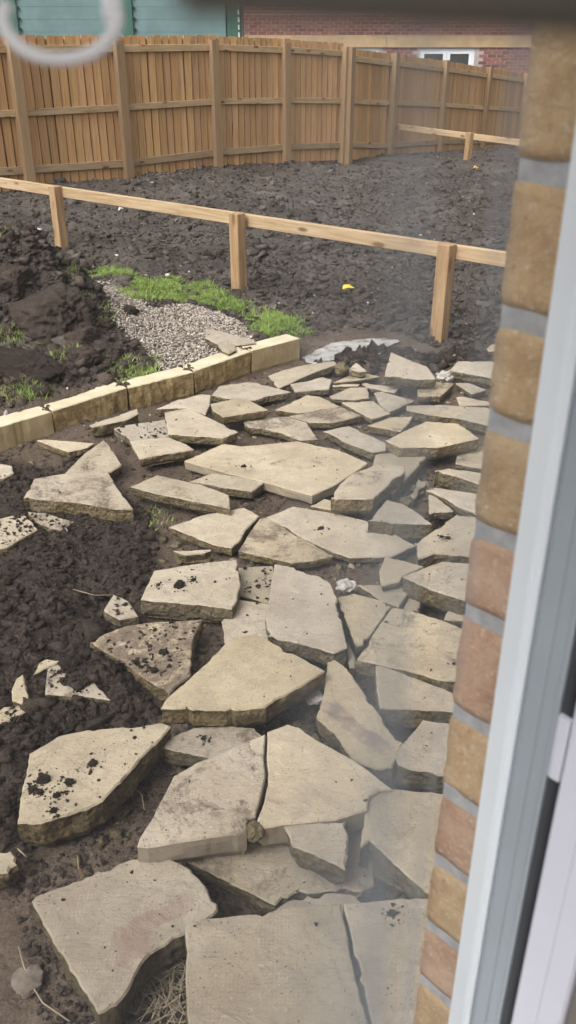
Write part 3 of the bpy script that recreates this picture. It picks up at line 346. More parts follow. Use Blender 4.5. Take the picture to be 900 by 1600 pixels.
def m_slab(kind):
    b = NB('slab_'+kind); v = b.obj()
    big = b.noise(v, 3.2, 5, .6); fine = b.noise(v, 60, 4, .7); mid = b.noise(v, 14, 5, .62, .6)
    if kind != 'side':
        c = b.ramp(big, (.3, (.395, .325, .232)), (.52, (.50, .425, .318)), (.75, (.565, .49, .382)))
        c = b.mix(b.ramp(mid, (.40, .5), (.58, 0.0)), c, (.35, .30, .235))
        c = b.mix(b.ramp(b.noise(v, 7.5, 6, .68, 1.0), (.56, 0.0), (.74, .6)), c, (.27, .225, .18))
        c = b.mix(b.ramp(b.noise(v, 30, 5, .7, .5), (.56, 0.0), (.68, .5)), c, (.28, .235, .185))
        c = b.mix(b.ramp(fine, (.58, 0.0), (.70, .55)), c, (.64, .585, .50))
        c = b.mix(b.ramp(b.noise(v, 170, 3, .7), (.33, .6), (.43, 0.0)), c, (.24, .20, .155))
        sp = b.math('MULTIPLY', b.ramp(b.vor(v, 85), (.12, 1.0), (.22, 0.0)), b.ramp(b.noise(v, 9, 3), (.43, 0.0), (.58, 1.0)))
        c = b.mix(b.math('MULTIPLY', sp, .8), c, (.06, .045, .035))
        if kind in ('stained', 'streaked'):
            raw = b.n('ShaderNodeTexCoord').outputs['Object']
            wv = b.n('ShaderNodeTexNoise'); wv.inputs['Scale'].default_value = 9; wv.inputs['Detail'].default_value = 5; b.l(raw, wv.inputs['Vector'])
            sc_ = b.n('ShaderNodeVectorMath', operation='MULTIPLY_ADD'); b.l(wv.outputs['Color'], sc_.inputs[0]); sc_.inputs[1].default_value = (.07, .07, 0); b.l(raw, sc_.inputs[2])
            def blob(cx, cy, rx, ry, ang):
                mp = b.n('ShaderNodeMapping', vector_type='TEXTURE'); b.l(sc_.outputs[0], mp.inputs['Vector'])
                mp.inputs['Location'].default_value = (cx+.035, cy+.035, 0); mp.inputs['Rotation'].default_value = (0, 0, ang); mp.inputs['Scale'].default_value = (rx, ry, 1)
                q = b.n('ShaderNodeSeparateXYZ'); b.l(mp.outputs[0], q.inputs[0])
                return b.ramp(b.math('MAXIMUM', b.math('ABSOLUTE', q.outputs[0]), b.math('ABSOLUTE', q.outputs[1])), (.75, 1.0), (1.0, 0.0))
        c = b.tint(c)
        al = b.n('ShaderNodeObjectInfo').outputs['Alpha']
        mn = b.math('ADD', b.math('MULTIPLY', b.noise(v, 6.5, 6, .7, .8), 1.0), b.math('MULTIPLY', b.noise(v, 48, 5, .75), .55))
        mk = b.math('ADD', mn, b.math('SUBTRACT', al, 1.28))
        film = b.ramp(mk, (.0, 0.0), (.16, .85))
        c = b.mix(film, c, b.ramp(b.noise(v, 40, 5, .7), (.35, (.10, .072, .055)), (.65, (.21, .16, .12))))
        n1 = b.bump(b.noise(b.scale(v, (1, 1.8, 1)), 7, 6, .62, 1.2), .8, .014)
        n1 = b.bump(b.math('MULTIPLY', film, b.noise(v, 90, 5, .75)), .7, .008, n1)
        if kind in ('dimpled', 'streaked', 'stained'):
            q = b.n('ShaderNodeSeparateXYZ'); b.l(v, q.inputs[0])
            a = b.math('SINE', b.math('MULTIPLY', b.math('ADD', q.outputs[0], q.outputs[1]), 330.))
            d = b.math('SINE', b.math('MULTIPLY', b.math('SUBTRACT', q.outputs[0], q.outputs[1]), 330.))
            g = b.math('MULTIPLY', a, d)
            n1 = b.bump(g, .07, .002, n1)
            dots = b.math('MULTIPLY', b.ramp(b.math('MULTIPLY', g, b.noise(v, 35, 4, .7)), (.36, 0.0), (.5, .45)), b.ramp(b.noise(v, 8, 4), (.48, 0.0), (.62, 1.0)))
            c = b.mix(dots, c, b.mix(.6, c, (.74, .68, .57)))
        if kind in ('stained', 'streaked'):
            if kind == 'stained':
                m = b.math('MAXIMUM', blob(.06, .03, .10, .028, .5), blob(.02, -.04, .045, .05, .3))
                c = b.mix(b.math('MULTIPLY', m, b.ramp(b.noise(v, 22, 5, .7), (.3, .25), (.65, .7))), c, (.25, .165, .135))
            else:
                m = blob(.0, -.05, .16, .03, -.95)
                c = b.mix(b.math('MULTIPLY', b.math('MULTIPLY', m, b.ramp(b.noise(v, 26, 4), (.35, .2), (.6, 1.0))), .7), c, (.17, .13, .135))
        n2 = b.bump(fine, .4, .004, b.bump(b.noise(v, 170, 3, .7), .3, .0015, n1))
        return b.done(c, .9, n2)
    r = b.noise(v, 26, 6, .72)                     # broken ochre side
    c = b.ramp(r, (.30, (.10, .072, .032)), (.5, (.22, .17, .088)), (.7, (.36, .29, .18)))
    c = b.mix(b.ramp(big, (.42, 0.0), (.62, .6)), c, (.25, .21, .145))
    c = b.mix(b.ramp(b.noise(v, 110, 4, .7), (.36, .7), (.48, 0.0)), c, (.07, .052, .03))
    c = b.tint(c)
    h = b.math('ADD', b.noise(v, 38, 7, .75), b.math('MULTIPLY', b.vor(v, 55), .6))
    return b.done(c, .95, b.bump(h, 1.0, .022))
M = {}
M['top'] = m_slab('top'); M['dimpled'] = m_slab('dimpled'); M['side'] = m_slab('side'); M['stained'] = m_slab('stained'); M['streaked'] = m_slab('streaked')

def m_cutside():
    b = NB('slab_cut_side'); v = b.obj()
    c = b.ramp(b.noise(v, 8, 5, .6), (.35, (.25, .21, .155)), (.65, (.34, .29, .22)))
    c = b.mix(b.ramp(b.noise(v, 90, 2), (.55, 0.0), (.7, .5)), c, (.21, .17, .125))
    return b.done(b.tint(c), .9, b.bump(b.noise(v, 70, 4), .3, .003))
M['cut'] = m_cutside()

def m_kerb(kind):
    b = NB('kerb_'+kind); v = b.obj()
    if kind == 'top':
        c = b.ramp(b.noise(v, 6, 5, .6), (.35, (.55, .48, .325)), (.65, (.67, .60, .44)))
        c = b.mix(b.ramp(b.noise(v, 24, 5, .7), (.60, 0.0), (.72, .6)), c, (.30, .24, .15))
        return b.done(c, .9, b.bump(b.noise(v, 60, 4), .3, .004))
    if kind == 'split':
        c = b.ramp(b.noise(v, 22, 6, .7), (.32, (.19, .125, .055)), (.5, (.39, .285, .135)), (.7, (.55, .44, .25)))
        return b.done(c, .95, b.bump(b.noise(v, 35, 6, .7), 1.0, .02))
    c = b.ramp(b.noise(v, 7, 5, .6), (.35, (.36, .28, .15)), (.65, (.48, .39, .235)))
    return b.done(c, .9, b.bump(b.noise(v, 70, 4), .3, .004))
M['ktop'] = m_kerb('top'); M['ksplit'] = m_kerb('split'); M['ksmooth'] = m_kerb('smooth')

def m_soil():
    b = NB('soil'); v = b.pos()
    a = b.n('ShaderNodeAttribute', attribute_name='mud').outputs['Fac']; g = b.n('ShaderNodeAttribute', attribute_name='field').outputs['Fac']
    n = b.noise(v, 2.3, 6, .6); f = b.noise(v, 40, 5, .7)
    brown = b.ramp(n, (.3, (.155, .108, .076)), (.55, (.25, .182, .132)), (.75, (.34, .26, .195)))
    dark = b.ramp(n, (.3, (.042, .029, .022)), (.6, (.088, .062, .047)), (.78, (.15, .107, .082)))
    grey = b.ramp(n, (.3, (.095, .076, .063)), (.55, (.16, .132, .111)), (.75, (.25, .212, .182)))
    pt = b.noise(v, .55, 5, .6, .6)
    grey = b.mix(b.ramp(pt, (.42, .75), (.58, 0.0)), grey, b.ramp(n, (.3, (.05, .039, .033)), (.7, (.115, .092, .078))))
    grey = b.mix(b.ramp(b.noise(v, 1.3, 6, .65), (.55, 0.0), (.68, .7)), grey, (.30, .265, .235))
    c = b.mix(g, brown, grey); c = b.mix(a, c, dark)
    c = b.mix(b.ramp(f, (.35, .55), (.55, 0.0)), c, b.mix(.5, c, (.02, .015, .012)))  # noise lows darkened, crevice shade painted into the soil colour
    c = b.mix(b.ramp(b.noise(v, 120, 3), (.66, 0.0), (.74, .6)), c, (.30, .25, .20))
    nn = b.bump(b.noise(v, 24, 8, .78), 1.0, .035); nn = b.bump(b.math('ADD', b.noise(v, 130, 5, .75), b.vor(v, 120)), .9, .007, nn)
    c = b.mix(b.ramp(b.noise(v, 75, 5, .75), (.36, .6), (.50, 0.0)), c, b.mix(.6, c, (.012, .009, .007)))  # finer crevice shade painted in the same way
    c = b.mix(b.ramp(b.noise(v, 62, 5, .75), (.53, 0.0), (.66, .65)), c, b.mix(.5, c, (.40, .335, .28)))
    rg = b.ramp(b.noise(v, 6, 4), (.4, .55), (.6, .95))
    return b.done(c, rg, nn, .3)
M['soil'] = m_soil()
def m_clod(name, c0, c1, c2):
    b = NB(name); v = b.pos(); n = b.noise(v, 9, 6, .65)
    c = b.ramp(n, (.3, c0), (.5, c1), (.72, c2))
    i = b.n('ShaderNodeAttribute', attribute_name='rnd').outputs['Fac']
    c = b.mix(b.ramp(i, (0.0, .55), (.45, 0.0)), c, c0); c = b.mix(b.ramp(i, (.6, 0.0), (1.0, .7)), c, c2)
    c = b.mix(b.ramp(b.noise(v, 80, 5, .75), (.36, .7), (.5, 0.0)), c, b.mix(.7, c, (.012, .009, .007)))
    return b.done(c, .95, b.bump(b.noise(v, 55, 8, .78), 1.0, .03))
M['clod'] = m_clod('clod_grey', (.065, .052, .043), (.14, .114, .095), (.26, .22, .188))
M['cloddark'] = m_clod('clod_dark', (.036, .025, .019), (.082, .058, .044), (.155, .112, .087))
M['clay'] = m_clod('clay_brown', (.07, .052, .042), (.14, .103, .082), (.22, .168, .135))
M['gravel'] = None
def m_gravel():
    b = NB('gravel_stone'); i = b.n('ShaderNodeAttribute', attribute_name='rnd').outputs['Fac']
    c = b.ramp(i, (0, (.19, .155, .125)), (.35, (.36, .305, .255)), (.7, (.48, .415, .355)), (1, (.64, .58, .51)))
    return b.done(c, .85)
M['gravel'] = m_gravel()
def m_grass():
    b = NB('grass_blade'); i = b.n('ShaderNodeAttribute', attribute_name='rnd').outputs['Fac']
    c = b.ramp(i, (0, (.15, .19, .055)), (.4, (.29, .41, .10)), (.75, (.41, .54, .16)), (1, (.52, .48, .25)))
    b.l(c, b.b.inputs['Base Color']); b.b.inputs['Roughness'].default_value = .6
    tr = b.n('ShaderNodeBsdfTranslucent'); b.l(c, tr.inputs[0]); mx = b.n('ShaderNodeMixShader'); mx.inputs[0].default_value = .3
    b.l(b.b.outputs[0], mx.inputs[1]); b.l(tr.outputs[0], mx.inputs[2]); b.l(mx.outputs[0], b.out.inputs[0]); return b.m
M['grass'] = m_grass()
def m_straw(): 
    b = NB('dry_straw'); v = b.obj(); return b.done(b.ramp(b.noise(v, 20), (.3, (.25, .195, .13)), (.7, (.42, .35, .25))), .8)
M['straw'] = m_straw()
def m_wood(name, cs, grain=(14, 14, .9), knots=.5):
    b = NB(name); v = b.obj(); sv = b.scale(v, grain)
    n = b.noise(sv, 3.0, 6, .62, .5)
    c = b.ramp(n, (.32, cs[0]), (.52, cs[1]), (.72, cs[2]))
    k = b.vor(b.scale(v, tuple(3.2 if g < 2 else 10.0 for g in grain)), 1.0)
    kk = b.math('MULTIPLY', b.ramp(k, (.13, 1.0), (.24, 0.0)), min(1, knots*1.7))
    c = b.mix(kk, c, (cs[0][0]*.55, cs[0][1]*.45, cs[0][2]*.4))
    bl = b.noise(v, 2.6, 4, .6)
    c = b.mix(b.ramp(bl, (.55, 0.0), (.75, .45)), c, (cs[0][0]*.8, cs[0][1]*.72, cs[0][2]*.62))
    c = b.tint(c)
    return b.done(c, .8, b.bump(n, .35, .004))
M['board'] = m_wood('fence_board', ((.30, .16, .070), (.52, .315, .155), (.62, .41, .23)))
M['post'] = m_wood('fence_post', ((.26, .165, .085), (.38, .255, .145), (.47, .335, .21)), knots=.35)
M['rail'] = m_wood('fence_rail', ((.36, .245, .13), (.50, .36, .21), (.60, .455, .29)), grain=(.9, 14, 14), knots=.6)
M['kneepost'] = m_wood('knee_post', ((.29, .18, .09), (.42, .275, .15), (.51, .36, .21)), knots=.45)
M['kneerail'] = m_wood('knee_rail', ((.37, .25, .135), (.52, .38, .23), (.62, .48, .315)), grain=(.7, 14, 14), knots=.6)
def m_brick(name, c0, c1, c2):
    b = NB(name); v = b.obj(); n = b.noise(v, 30, 6, .7); f = b.noise(v, 220, 3, .7)
    c = b.ramp(n, (.32, c0), (.5, c1), (.7, c2))
    c = b.mix(b.ramp(f, (.58, 0.0), (.68, .7)), c, (.74, .64, .50))
    c = b.mix(b.ramp(f, (.28, .5), (.38, 0.0)), c, (.22, .13, .07))
    return b.done(b.tint(c), .93, b.bump(b.noise(v, 190, 5, .8), 1.0, .0045))
M['bricktan'] = m_brick('brick_tan', (.45, .29, .145), (.61, .415, .225), (.71, .53, .33))
M['brickpink'] = m_brick('brick_pink', (.43, .25, .155), (.57, .36, .24), (.67, .47, .33))
M['brickred'] = m_brick('brick_red_far', (.17, .065, .05), (.23, .095, .075), (.30, .14, .115))
def m_plain(name, col, rough=.8, nsc=30, var=.12, spec=.3, metal=0):
    b = NB(name); v = b.obj(); n = b.noise(v, nsc, 5, .6)
    lo = tuple(x*(1-var) for x in col); hi = tuple(min(1, x*(1+var)) for x in col)
    m = b.done(b.ramp(n, (.35, lo), (.65, hi)), rough, b.bump(n, .15, .002), spec); b.b.inputs['Metallic'].default_value = metal; return m
M['mortar'] = m_plain('mortar_grey', (.31, .31, .315), .95, 90, .2)
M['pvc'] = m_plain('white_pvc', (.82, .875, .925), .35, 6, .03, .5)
M['pvcrecess'] = m_plain('recess_shade_pvc', (.29, .325, .36), .4, 6, .06, .5)  # white PVC greyed, the recess's shade put into its colour
M['pvcshade'] = m_plain('shade_tinted_pvc', (.56, .565, .64), .4, 6, .03, .5)  # white PVC dimmed to lilac grey, the dark room's shade painted in
M['rubber'] = m_plain('black_rubber', (.02, .021, .026), .6, 20, .1)
M['greenpaint'] = m_plain('pale_green_steel', (.16, .25, .25), .5, 2.5, .12)
M['greendark'] = m_plain('dark_green_steel', (.055, .135, .105), .5, 2.5, .12)
M['stone'] = m_plain('band_stone', (.47, .335, .20), .9, 5, .12)
M['darkglass'] = m_plain('window_glass_dark', (.05, .055, .05), .08, 2, .2, .8)
M['blind'] = m_plain('blind_dark', (.16, .155, .14), .8, 30, .1)
M['ring'] = m_plain('white_cord', (.9, .9, .92), .5, 30, .04)
M['patch'] = None
def m_patch():
    b = NB('concrete_washout'); v = b.pos(); n = b.noise(v, 9, 6, .65)
    c = b.ramp(n, (.36, (.15, .135, .12)), (.48, (.36, .345, .33)), (.7, (.52, .51, .50)))
    return b.done(c, .9, b.bump(b.noise(v, 60, 5, .7), .6, .006))
M['patch'] = m_patch()
M['litteryellow'] = m_plain('yellow_plastic', (.75, .60, .05), .4, 20, .1)
M['litterwhite'] = m_plain('white_stone_bits', (.62, .59, .55), .8, 40, .2)
M['litterorange'] = m_plain('orange_plastic', (.60, .36, .10), .5, 20, .1)
M['greystone'] = m_plain('grey_field_stone', (.19, .155, .128), .9, 30, .3)
M['chalk'] = m_plain('chalky_rubble', (.46, .43, .39), .9, 30, .35)
M['steel'] = m_plain('pale_bolt', (.6, .6, .58), .5, 30, .1)

# ------------------------------------------------------------------ house wall and window (axes: U along the wall, N outwards)
UA = Vector((.7071068, .7071068, 0)); NA = Vector((-.7071068, .7071068, 0))
WM = Matrix(((UA.x, NA.x, 0, 0), (UA.y, NA.y, 0, 0), (0, 0, 1, 0), (0, 0, 0, 1)))
def wallspace(o): o.matrix_world = WM; return o
def ubox(name, u0, u1, n0, n1, z0, z1, mat, parent, b=0.0): return box(name, u0, u1, n0, n1, z0, z1, mat, parent, b)
JU, NO = .393, .2375                     # jamb reveal plane, outer wall face
house = empty('house_wall', (0, 0, 0), math.pi/4, label='tan and pink brick house wall with grey mortar at the right border', cat='house wall')
def m_bricktex():
    b = NB('house_brickwork'); c = b.n('ShaderNodeTexCoord').outputs['Object']
    q = b.n('ShaderNodeSeparateXYZ'); b.l(c, q.inputs[0]); x = b.n('ShaderNodeCombineXYZ'); b.l(q.outputs[0], x.inputs[0]); b.l(q.outputs[2], x.inputs[1])
    k = b.n('ShaderNodeTexBrick'); b.l(x.outputs[0], k.inputs['Vector']); k.inputs['Scale'].default_value = 1
    k.inputs['Brick Width'].default_value = .225; k.inputs['Row Height'].default_value = .075; k.inputs['Mortar Size'].default_value = .005
    k.inputs['Color1'].default_value = (.46, .315, .18, 1); k.inputs['Color2'].default_value = (.42, .25, .165, 1); k.inputs['Mortar'].default_value = (.27, .265, .265, 1)
    return b.done(k.outputs['Color'], .93, b.bump(k.outputs['Fac'], -.6, .006))
M['brickwork'] = m_bricktex()
WZ0, WZ1 = 1.0, 2.16
ubox('wall_body', JU+.235, 4.5, .03, NO-.003, -.1, 4.6, M['brickwork'], house)
ubox('wall_body', -4.5, -.80, .03, NO-.003, -.1, 4.6, M['brickwork'], house)
ubox('wall_body', -.80, JU+.235, .03, NO-.003, -.1, WZ0-.05, M['brickwork'], house)
ubox('wall_body', -.80, JU+.235, .03, NO-.003, WZ1, 4.6, M['brickwork'], house)
ubox('mortar_core', JU+.0012, JU+.235, .03, NO-.0012, WZ0-.05, WZ1, M['mortar'], house)
def rough_brick(name, u0, u1, n0, n1, z0, z1, mat, parent, seed):
    nu, nn, nz = 4, 6, 5
    bm = bmesh.new(); bmesh.ops.create_cube(bm, size=1)
    bmesh.ops.subdivide_edges(bm, edges=bm.edges[:], cuts=9, use_grid_fill=True)
    for v in bm.verts:
        c = v.co.copy(); p = Vector(((u0+u1)/2+c.x*(u1-u0), (n0+n1)/2+c.y*(n1-n0), (z0+z1)/2+c.z*(z1-z0)))
        e = sum(abs(abs(t)-.5) < 1e-4 for t in c)
        d = mnoise.noise_vector(p*55+Vector((seed*3.1, seed, 0)))*.0010+mnoise.noise_vector(p*160+Vector((seed, 0, 9)))*.0008
        cen = Vector(((u0+u1)/2, (n0+n1)/2, (z0+z1)/2))
        p = p+d
        if e >= 2: p = p+(cen-p).normalized()*.0007*(e-1)
        v.co = p
    bm.verts.index_update()
    o = mesh(name, [v.co[:] for v in bm.verts], [tuple(v.index for v in f.verts) for f in bm.faces], mat, parent, smooth=True); bm.free(); return o
joints = [2.012, 1.942, 1.870, 1.811, 1.742, 1.682, 1.599, 1.524, 1.453, 1.375, 1.303, 1.228, 1.153, 1.078]
kinds = ['bricktan']*4+['brickpink', 'brickpink', 'bricktan', 'brickpink', 'bricktan', 'brickpink', 'bricktan', 'brickpink', 'bricktan']
tints = [.95, .98, 1.0, .92, 1.0, 1.02, 1.0, .98, .92, .95, .9, 1, 1]
jt = [WZ1]+joints
for i in range(len(jt)-1):
    zt, zb = jt[i]-.0055, jt[i+1]+.0055
    mt = M[kinds[min(i, len(kinds)-1)]] if i else M['bricktan']
    if i > 0: mt = M[kinds[i-1]]
    cuts = [(JU, JU+.215)] if i % 2 else [(JU, JU+.1025), (JU+.1125, JU+.215)]
    for u0, u1 in cuts:
        o = rough_brick('brick', u0, u1, NO-.1025, NO, zb, zt, mt, house, i+u0)
        t = tints[(i-1) % len(tints)]; o.color = (t, t, t, 1)
M['roomshade'] = m_plain('room_shade_brown', (.16, .145, .13), .9, 20, .1)
ubox('room_shade_box', .337, .46, .031, .0985, WZ0-.05, WZ1, M['roomshade'], house)  # added dark box, the unlit room's shade put into its brown
# window: frame profile in plan (u, n), run from sill to head
window = empty('window', (0, 0, 0), math.pi/4, label='white plastic window frame beside the brick jamb at the right border', cat='window')
def profile(name, pts, z0, z1, mat, parent):
    n = len(pts); v = [(p[0]-.0015-.014*(z0-1.42), p[1], z0) for p in pts]+[(p[0]-.0015-.014*(z1-1.42), p[1], z1) for p in pts]
    f = [(i, (i+1) % n, n+(i+1) % n, n+i) for i in range(n)]+[tuple(range(n-1, -1, -1)), tuple(range(n, 2*n))]
    return mesh(name, v, f, mat, parent)
z0, z1 = WZ0, WZ1
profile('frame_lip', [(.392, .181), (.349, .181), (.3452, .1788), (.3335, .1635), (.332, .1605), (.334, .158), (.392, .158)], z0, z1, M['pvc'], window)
profile('rebate', [(.392, .1575), (.3365, .1575), (.3352, .155), (.3352, .1475), (.3362, .1465), (.3362, .1405), (.3345, .1395), (.3345, .1372), (.392, .1372)], z0, z1, M['pvcrecess'], window)
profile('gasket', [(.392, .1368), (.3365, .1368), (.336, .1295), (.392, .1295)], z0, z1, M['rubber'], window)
profile('inner_frame', [(.392, .129), (.3335, .129), (.332, .1275), (.3318, .114), (.333, .113), (.3328, .1005), (.3345, .099), (.392, .099)], z0, z1, M['pvcshade'], window)
profile('clip', [(.350, .1368), (.3335, .1366), (.3325, .135), (.3325, .1295), (.350, .1293)], 1.660, 1.701, M['pvcshade'], window)
ubox('drain_slot', .3345, .340, .1478, .1515, 1.672, 1.680, M['rubber'], window)
def m_veil():  # scattering film standing in for the milky veil reflected by the glass
    m = bpy.data.materials.new('glass_veil_film'); m.use_nodes = True; t = m.node_tree; t.nodes.clear()
    o = t.nodes.new('ShaderNodeOutputMaterial'); v = t.nodes.new('ShaderNodeVolumePrincipled'); t.links.new(v.outputs[0], o.inputs['Volume'])
    v.inputs['Color'].default_value = (.93, .96, 1.0, 1); v.inputs['Anisotropy'].default_value = .1; v.inputs['Density'].default_value = 8.5
    return m
M['veil'] = m_veil()
ubox('pane', -.74, .3355, .1312, .1352, z0+.03, z1-.055, M['veil'], window)
def m_veil_streak():  # veil thickened in streaks, in place of light reflected off the pane
    m = m_veil(); m.name = 'glass_veil_streak'; t = m.node_tree; v = [n for n in t.nodes if n.type == 'PRINCIPLED_VOLUME'][0]
    c = t.nodes.new('ShaderNodeTexCoord'); q = t.nodes.new('ShaderNodeMapping'); q.inputs['Scale'].default_value = (26, 1, 1.6); t.links.new(c.outputs['Object'], q.inputs[0])
    n = t.nodes.new('ShaderNodeTexNoise'); n.inputs['Scale'].default_value = 1.0; n.inputs['Detail'].default_value = 2; t.links.new(q.outputs[0], n.inputs['Vector'])
    s_ = t.nodes.new('ShaderNodeSeparateXYZ'); t.links.new(c.outputs['Object'], s_.inputs[0])
    r1 = t.nodes.new('ShaderNodeMapRange'); r1.interpolation_type = 'SMOOTHSTEP'; t.links.new(s_.outputs[0], r1.inputs[0])
    for i, a in enumerate((.115, .225)): r1.inputs[1+i].default_value = a
    r2 = t.nodes.new('ShaderNodeMapRange'); r2.interpolation_type = 'SMOOTHSTEP'; t.links.new(n.outputs['Fac'], r2.inputs[0]); r2.inputs[1].default_value = .36; r2.inputs[2].default_value = .66
    r3 = t.nodes.new('ShaderNodeMapRange'); r3.interpolation_type = 'SMOOTHSTEP'
    lo_ = t.nodes.new('ShaderNodeMath'); lo_.operation = 'MULTIPLY_ADD'; t.links.new(s_.outputs[2], lo_.inputs[0]); lo_.inputs[1].default_value = .3; lo_.inputs[2].default_value = -.465
    mn_ = t.nodes.new('ShaderNodeMath'); mn_.operation = 'MINIMUM'; t.links.new(lo_.outputs[0], mn_.inputs[0]); mn_.inputs[1].default_value = 0.0
    ad_ = t.nodes.new('ShaderNodeMath'); ad_.operation = 'ADD'; t.links.new(s_.outputs[0], ad_.inputs[0]); t.links.new(mn_.outputs[0], ad_.inputs[1]); t.links.new(ad_.outputs[0], r3.inputs[0])
    for i_, a_ in enumerate((.240, .216)): r3.inputs[1+i_].default_value = a_
    a0 = t.nodes.new('ShaderNodeMath'); a0.operation = 'MULTIPLY'; t.links.new(r1.outputs[0], a0.inputs[0]); t.links.new(r3.outputs[0], a0.inputs[1])
    a = t.nodes.new('ShaderNodeMath'); a.operation = 'MULTIPLY'; t.links.new(a0.outputs[0], a.inputs[0]); t.links.new(r2.outputs[0], a.inputs[1])
    d = t.nodes.new('ShaderNodeMath'); d.operation = 'MULTIPLY'; t.links.new(a.outputs[0], d.inputs[0]); d.inputs[1].default_value = 240
    t.links.new(d.outputs[0], v.inputs['Density']); return m
ubox('glass_veil_streak', .10, .335, .1354, .1370, z0+.03, z1-.055, m_veil_streak(), window)
ubox('window_head', -.80, .332, .099, .181, WZ1-.055, WZ1, M['pvc'], window, .004)
ubox('window_sill', -.80, .332, .099, .26, WZ0-.05, WZ0+.03, M['pvc'], window, .004)
ubox('side_frame', -.80, -.74, .099, .181, WZ0+.03, WZ1-.055, M['pvc'], window, .004)

# ------------------------------------------------------------------ ground sheet
az = np.radians(np.concatenate([np.linspace(-180, -44, 24)[:-1], np.linspace(-44, 44, 640), np.linspace(44, 180, 24)[1:]]))
rr = np.concatenate([[.05], np.geomspace(.35, 36, 800), [45, 60, 100, 200, 420, 800]])
AZ, RR = np.meshgrid(az, rr); X, Y = RR*np.sin(AZ), RR*np.cos(AZ)
Z = ground_z(X.ravel(), Y.ravel())
fade = sstep(40, 30, RR.ravel()); Zb, zz = base_z(X.ravel(), Y.ravel()); Z = Z*fade+Zb*(1-fade)
nr, na = X.shape
ii = (np.arange(nr-1)[:, None]*na+np.arange(na-1)[None, :]).ravel()
Fq = np.stack([ii, ii+1, ii+na+1, ii+na], 1)[:, ::-1]
gr = fastmesh('ground', np.stack([X.ravel(), Y.ravel(), Z], 1), Fq, M['soil'], {'mud': zz[2], 'field': zz[4]}, smooth=True)
tag(gr, kind='structure')

# ------------------------------------------------------------------ loose lumps
def ico(sub=1):
    bm = bmesh.new(); bmesh.ops.create_icosphere(bm, subdivisions=sub, radius=1)
    V = np.array([v.co[:] for v in bm.verts]); bm.verts.index_update(); Fc = np.array([[v.index for v in f.verts] for f in bm.faces]); bm.free(); return V, Fc
ICO1 = ico(1)
CUBE1 = (np.array([(x, y, z) for x in (-1, 1) for y in (-1, 1) for z in (-1, 1)], float)*.62, np.array([(0, 1, 3), (0, 3, 2), (4, 6, 7), (4, 7, 5), (0, 4, 5), (0, 5, 1), (2, 3, 7), (2, 7, 6), (0, 2, 6), (0, 6, 4), (1, 5, 7), (1, 7, 3)]))
def lumps(name, P, S, mat, flat=.62, attr=False, jit=.34, sink=.75, smooth=False, chip=False):
    V0, F0 = CUBE1 if chip else ICO1; n = len(P); k = len(V0)
    J = 1+rng.normal(0, jit, (n, k, 1)); V = V0[None]*J+rng.normal(0, .22 if chip else .08, (n, k, 3))
    sc = np.stack([S*rng.uniform(.7, 1.35, n), S*rng.uniform(.7, 1.2, n), S*flat*rng.uniform(.7, 1.25, n)], 1)
    V = V*sc[:, None, :]
    a = rng.uniform(0, 6.28, n); t = rng.normal(0, .45, n)
    ca, sa, ct, st = np.cos(a), np.sin(a), np.cos(t), np.sin(t)
    x, y, z = V[..., 0], V[..., 1], V[..., 2]
    y2 = y*ct[:, None]-z*st[:, None]; z2 = y*st[:, None]+z*ct[:, None]
    x3 = x*ca[:, None]-y2*sa[:, None]; y3 = x*sa[:, None]+y2*ca[:, None]
    V = np.stack([x3, y3, z2], -1)+P[:, None, :]; V[..., 2] += (S*flat*(1-sink)*.6)[:, None]
    Fc = (F0[None]+(np.arange(n)*k)[:, None, None]).reshape(-1, 3)
    at = {'rnd': np.repeat(rng.uniform(0, 1, n), k)}
    return fastmesh(name, V.reshape(-1, 3), Fc, mat, at, smooth)
def scatter(n, r0, r1, a0, a1, pw=1.0):
    u = rng.uniform(0, 1, n); r = r0*(r1/r0)**(u**pw); a = np.radians(rng.uniform(a0, a1, n)); return r*np.sin(a), r*np.cos(a)
def lump_field(name, x, y, smin, smax, mat, **k):
    s = smin*(smax/smin)**(rng.uniform(0, 1, len(x))**2.2)
    z = ground_z(x, y); return tag(lumps(name, np.stack([x, y, z], 1), s, mat, **k), kind='stuff')
x, y = scatter(64000, 5.2, 25, -24, 22, .9); dn, be, mu, gv, fi = zones(x, y); k = (fi > .5) & (gv < .3)
lump_field('field_soil_clods', x[k], y[k], .006, .040, M['clod'], flat=.55, chip=True)
x, y = scatter(40000, 1.0, 4.8, -32, 5); dn, be, mu, gv, fi = zones(x, y); k = mu > .45
lump_field('dark_soil_clods', x[k], y[k], .0025, .022, M['cloddark'], flat=.65, chip=True)
x, y = scatter(26000, 1.0, 6.2, -26, 20); dn, be, mu, gv, fi = zones(x, y); k = (mu < .5) & (fi < .5)
lump_field('path_soil_crumbs', x[k], y[k], .002, .014, M['clay'], flat=.7, chip=True)
hx = []; 
for q in HEAPS[:5]:
    a = rng.normal(0, 1, (1500, 2))*q[3]*.62+np.array([q[0], q[1]]); hx.append(a)
hx = np.concatenate(hx); dn, be, mu, gv, fi = zones(hx[:, 0], hx[:, 1]); hx = hx[(gv < .35) & (dn > .17)]
lump_field('heap_soil_clods', hx[:, 0], hx[:, 1], .006, .05, M['clay'], flat=.65, chip=True)
hx = np.concatenate([rng.normal(0, 1, (160, 2))*np.array([q[3]*.9, q[3]*.5])+np.array([q[0], q[1]+.03]) for q in HEAPS[5:9]])
dn, be, mu, gv, fi = zones(hx[:, 0], hx[:, 1])
lump_field('wet_soil_clods', hx[:, 0], hx[:, 1], .010, .05, M['cloddark'], flat=.8, chip=True)
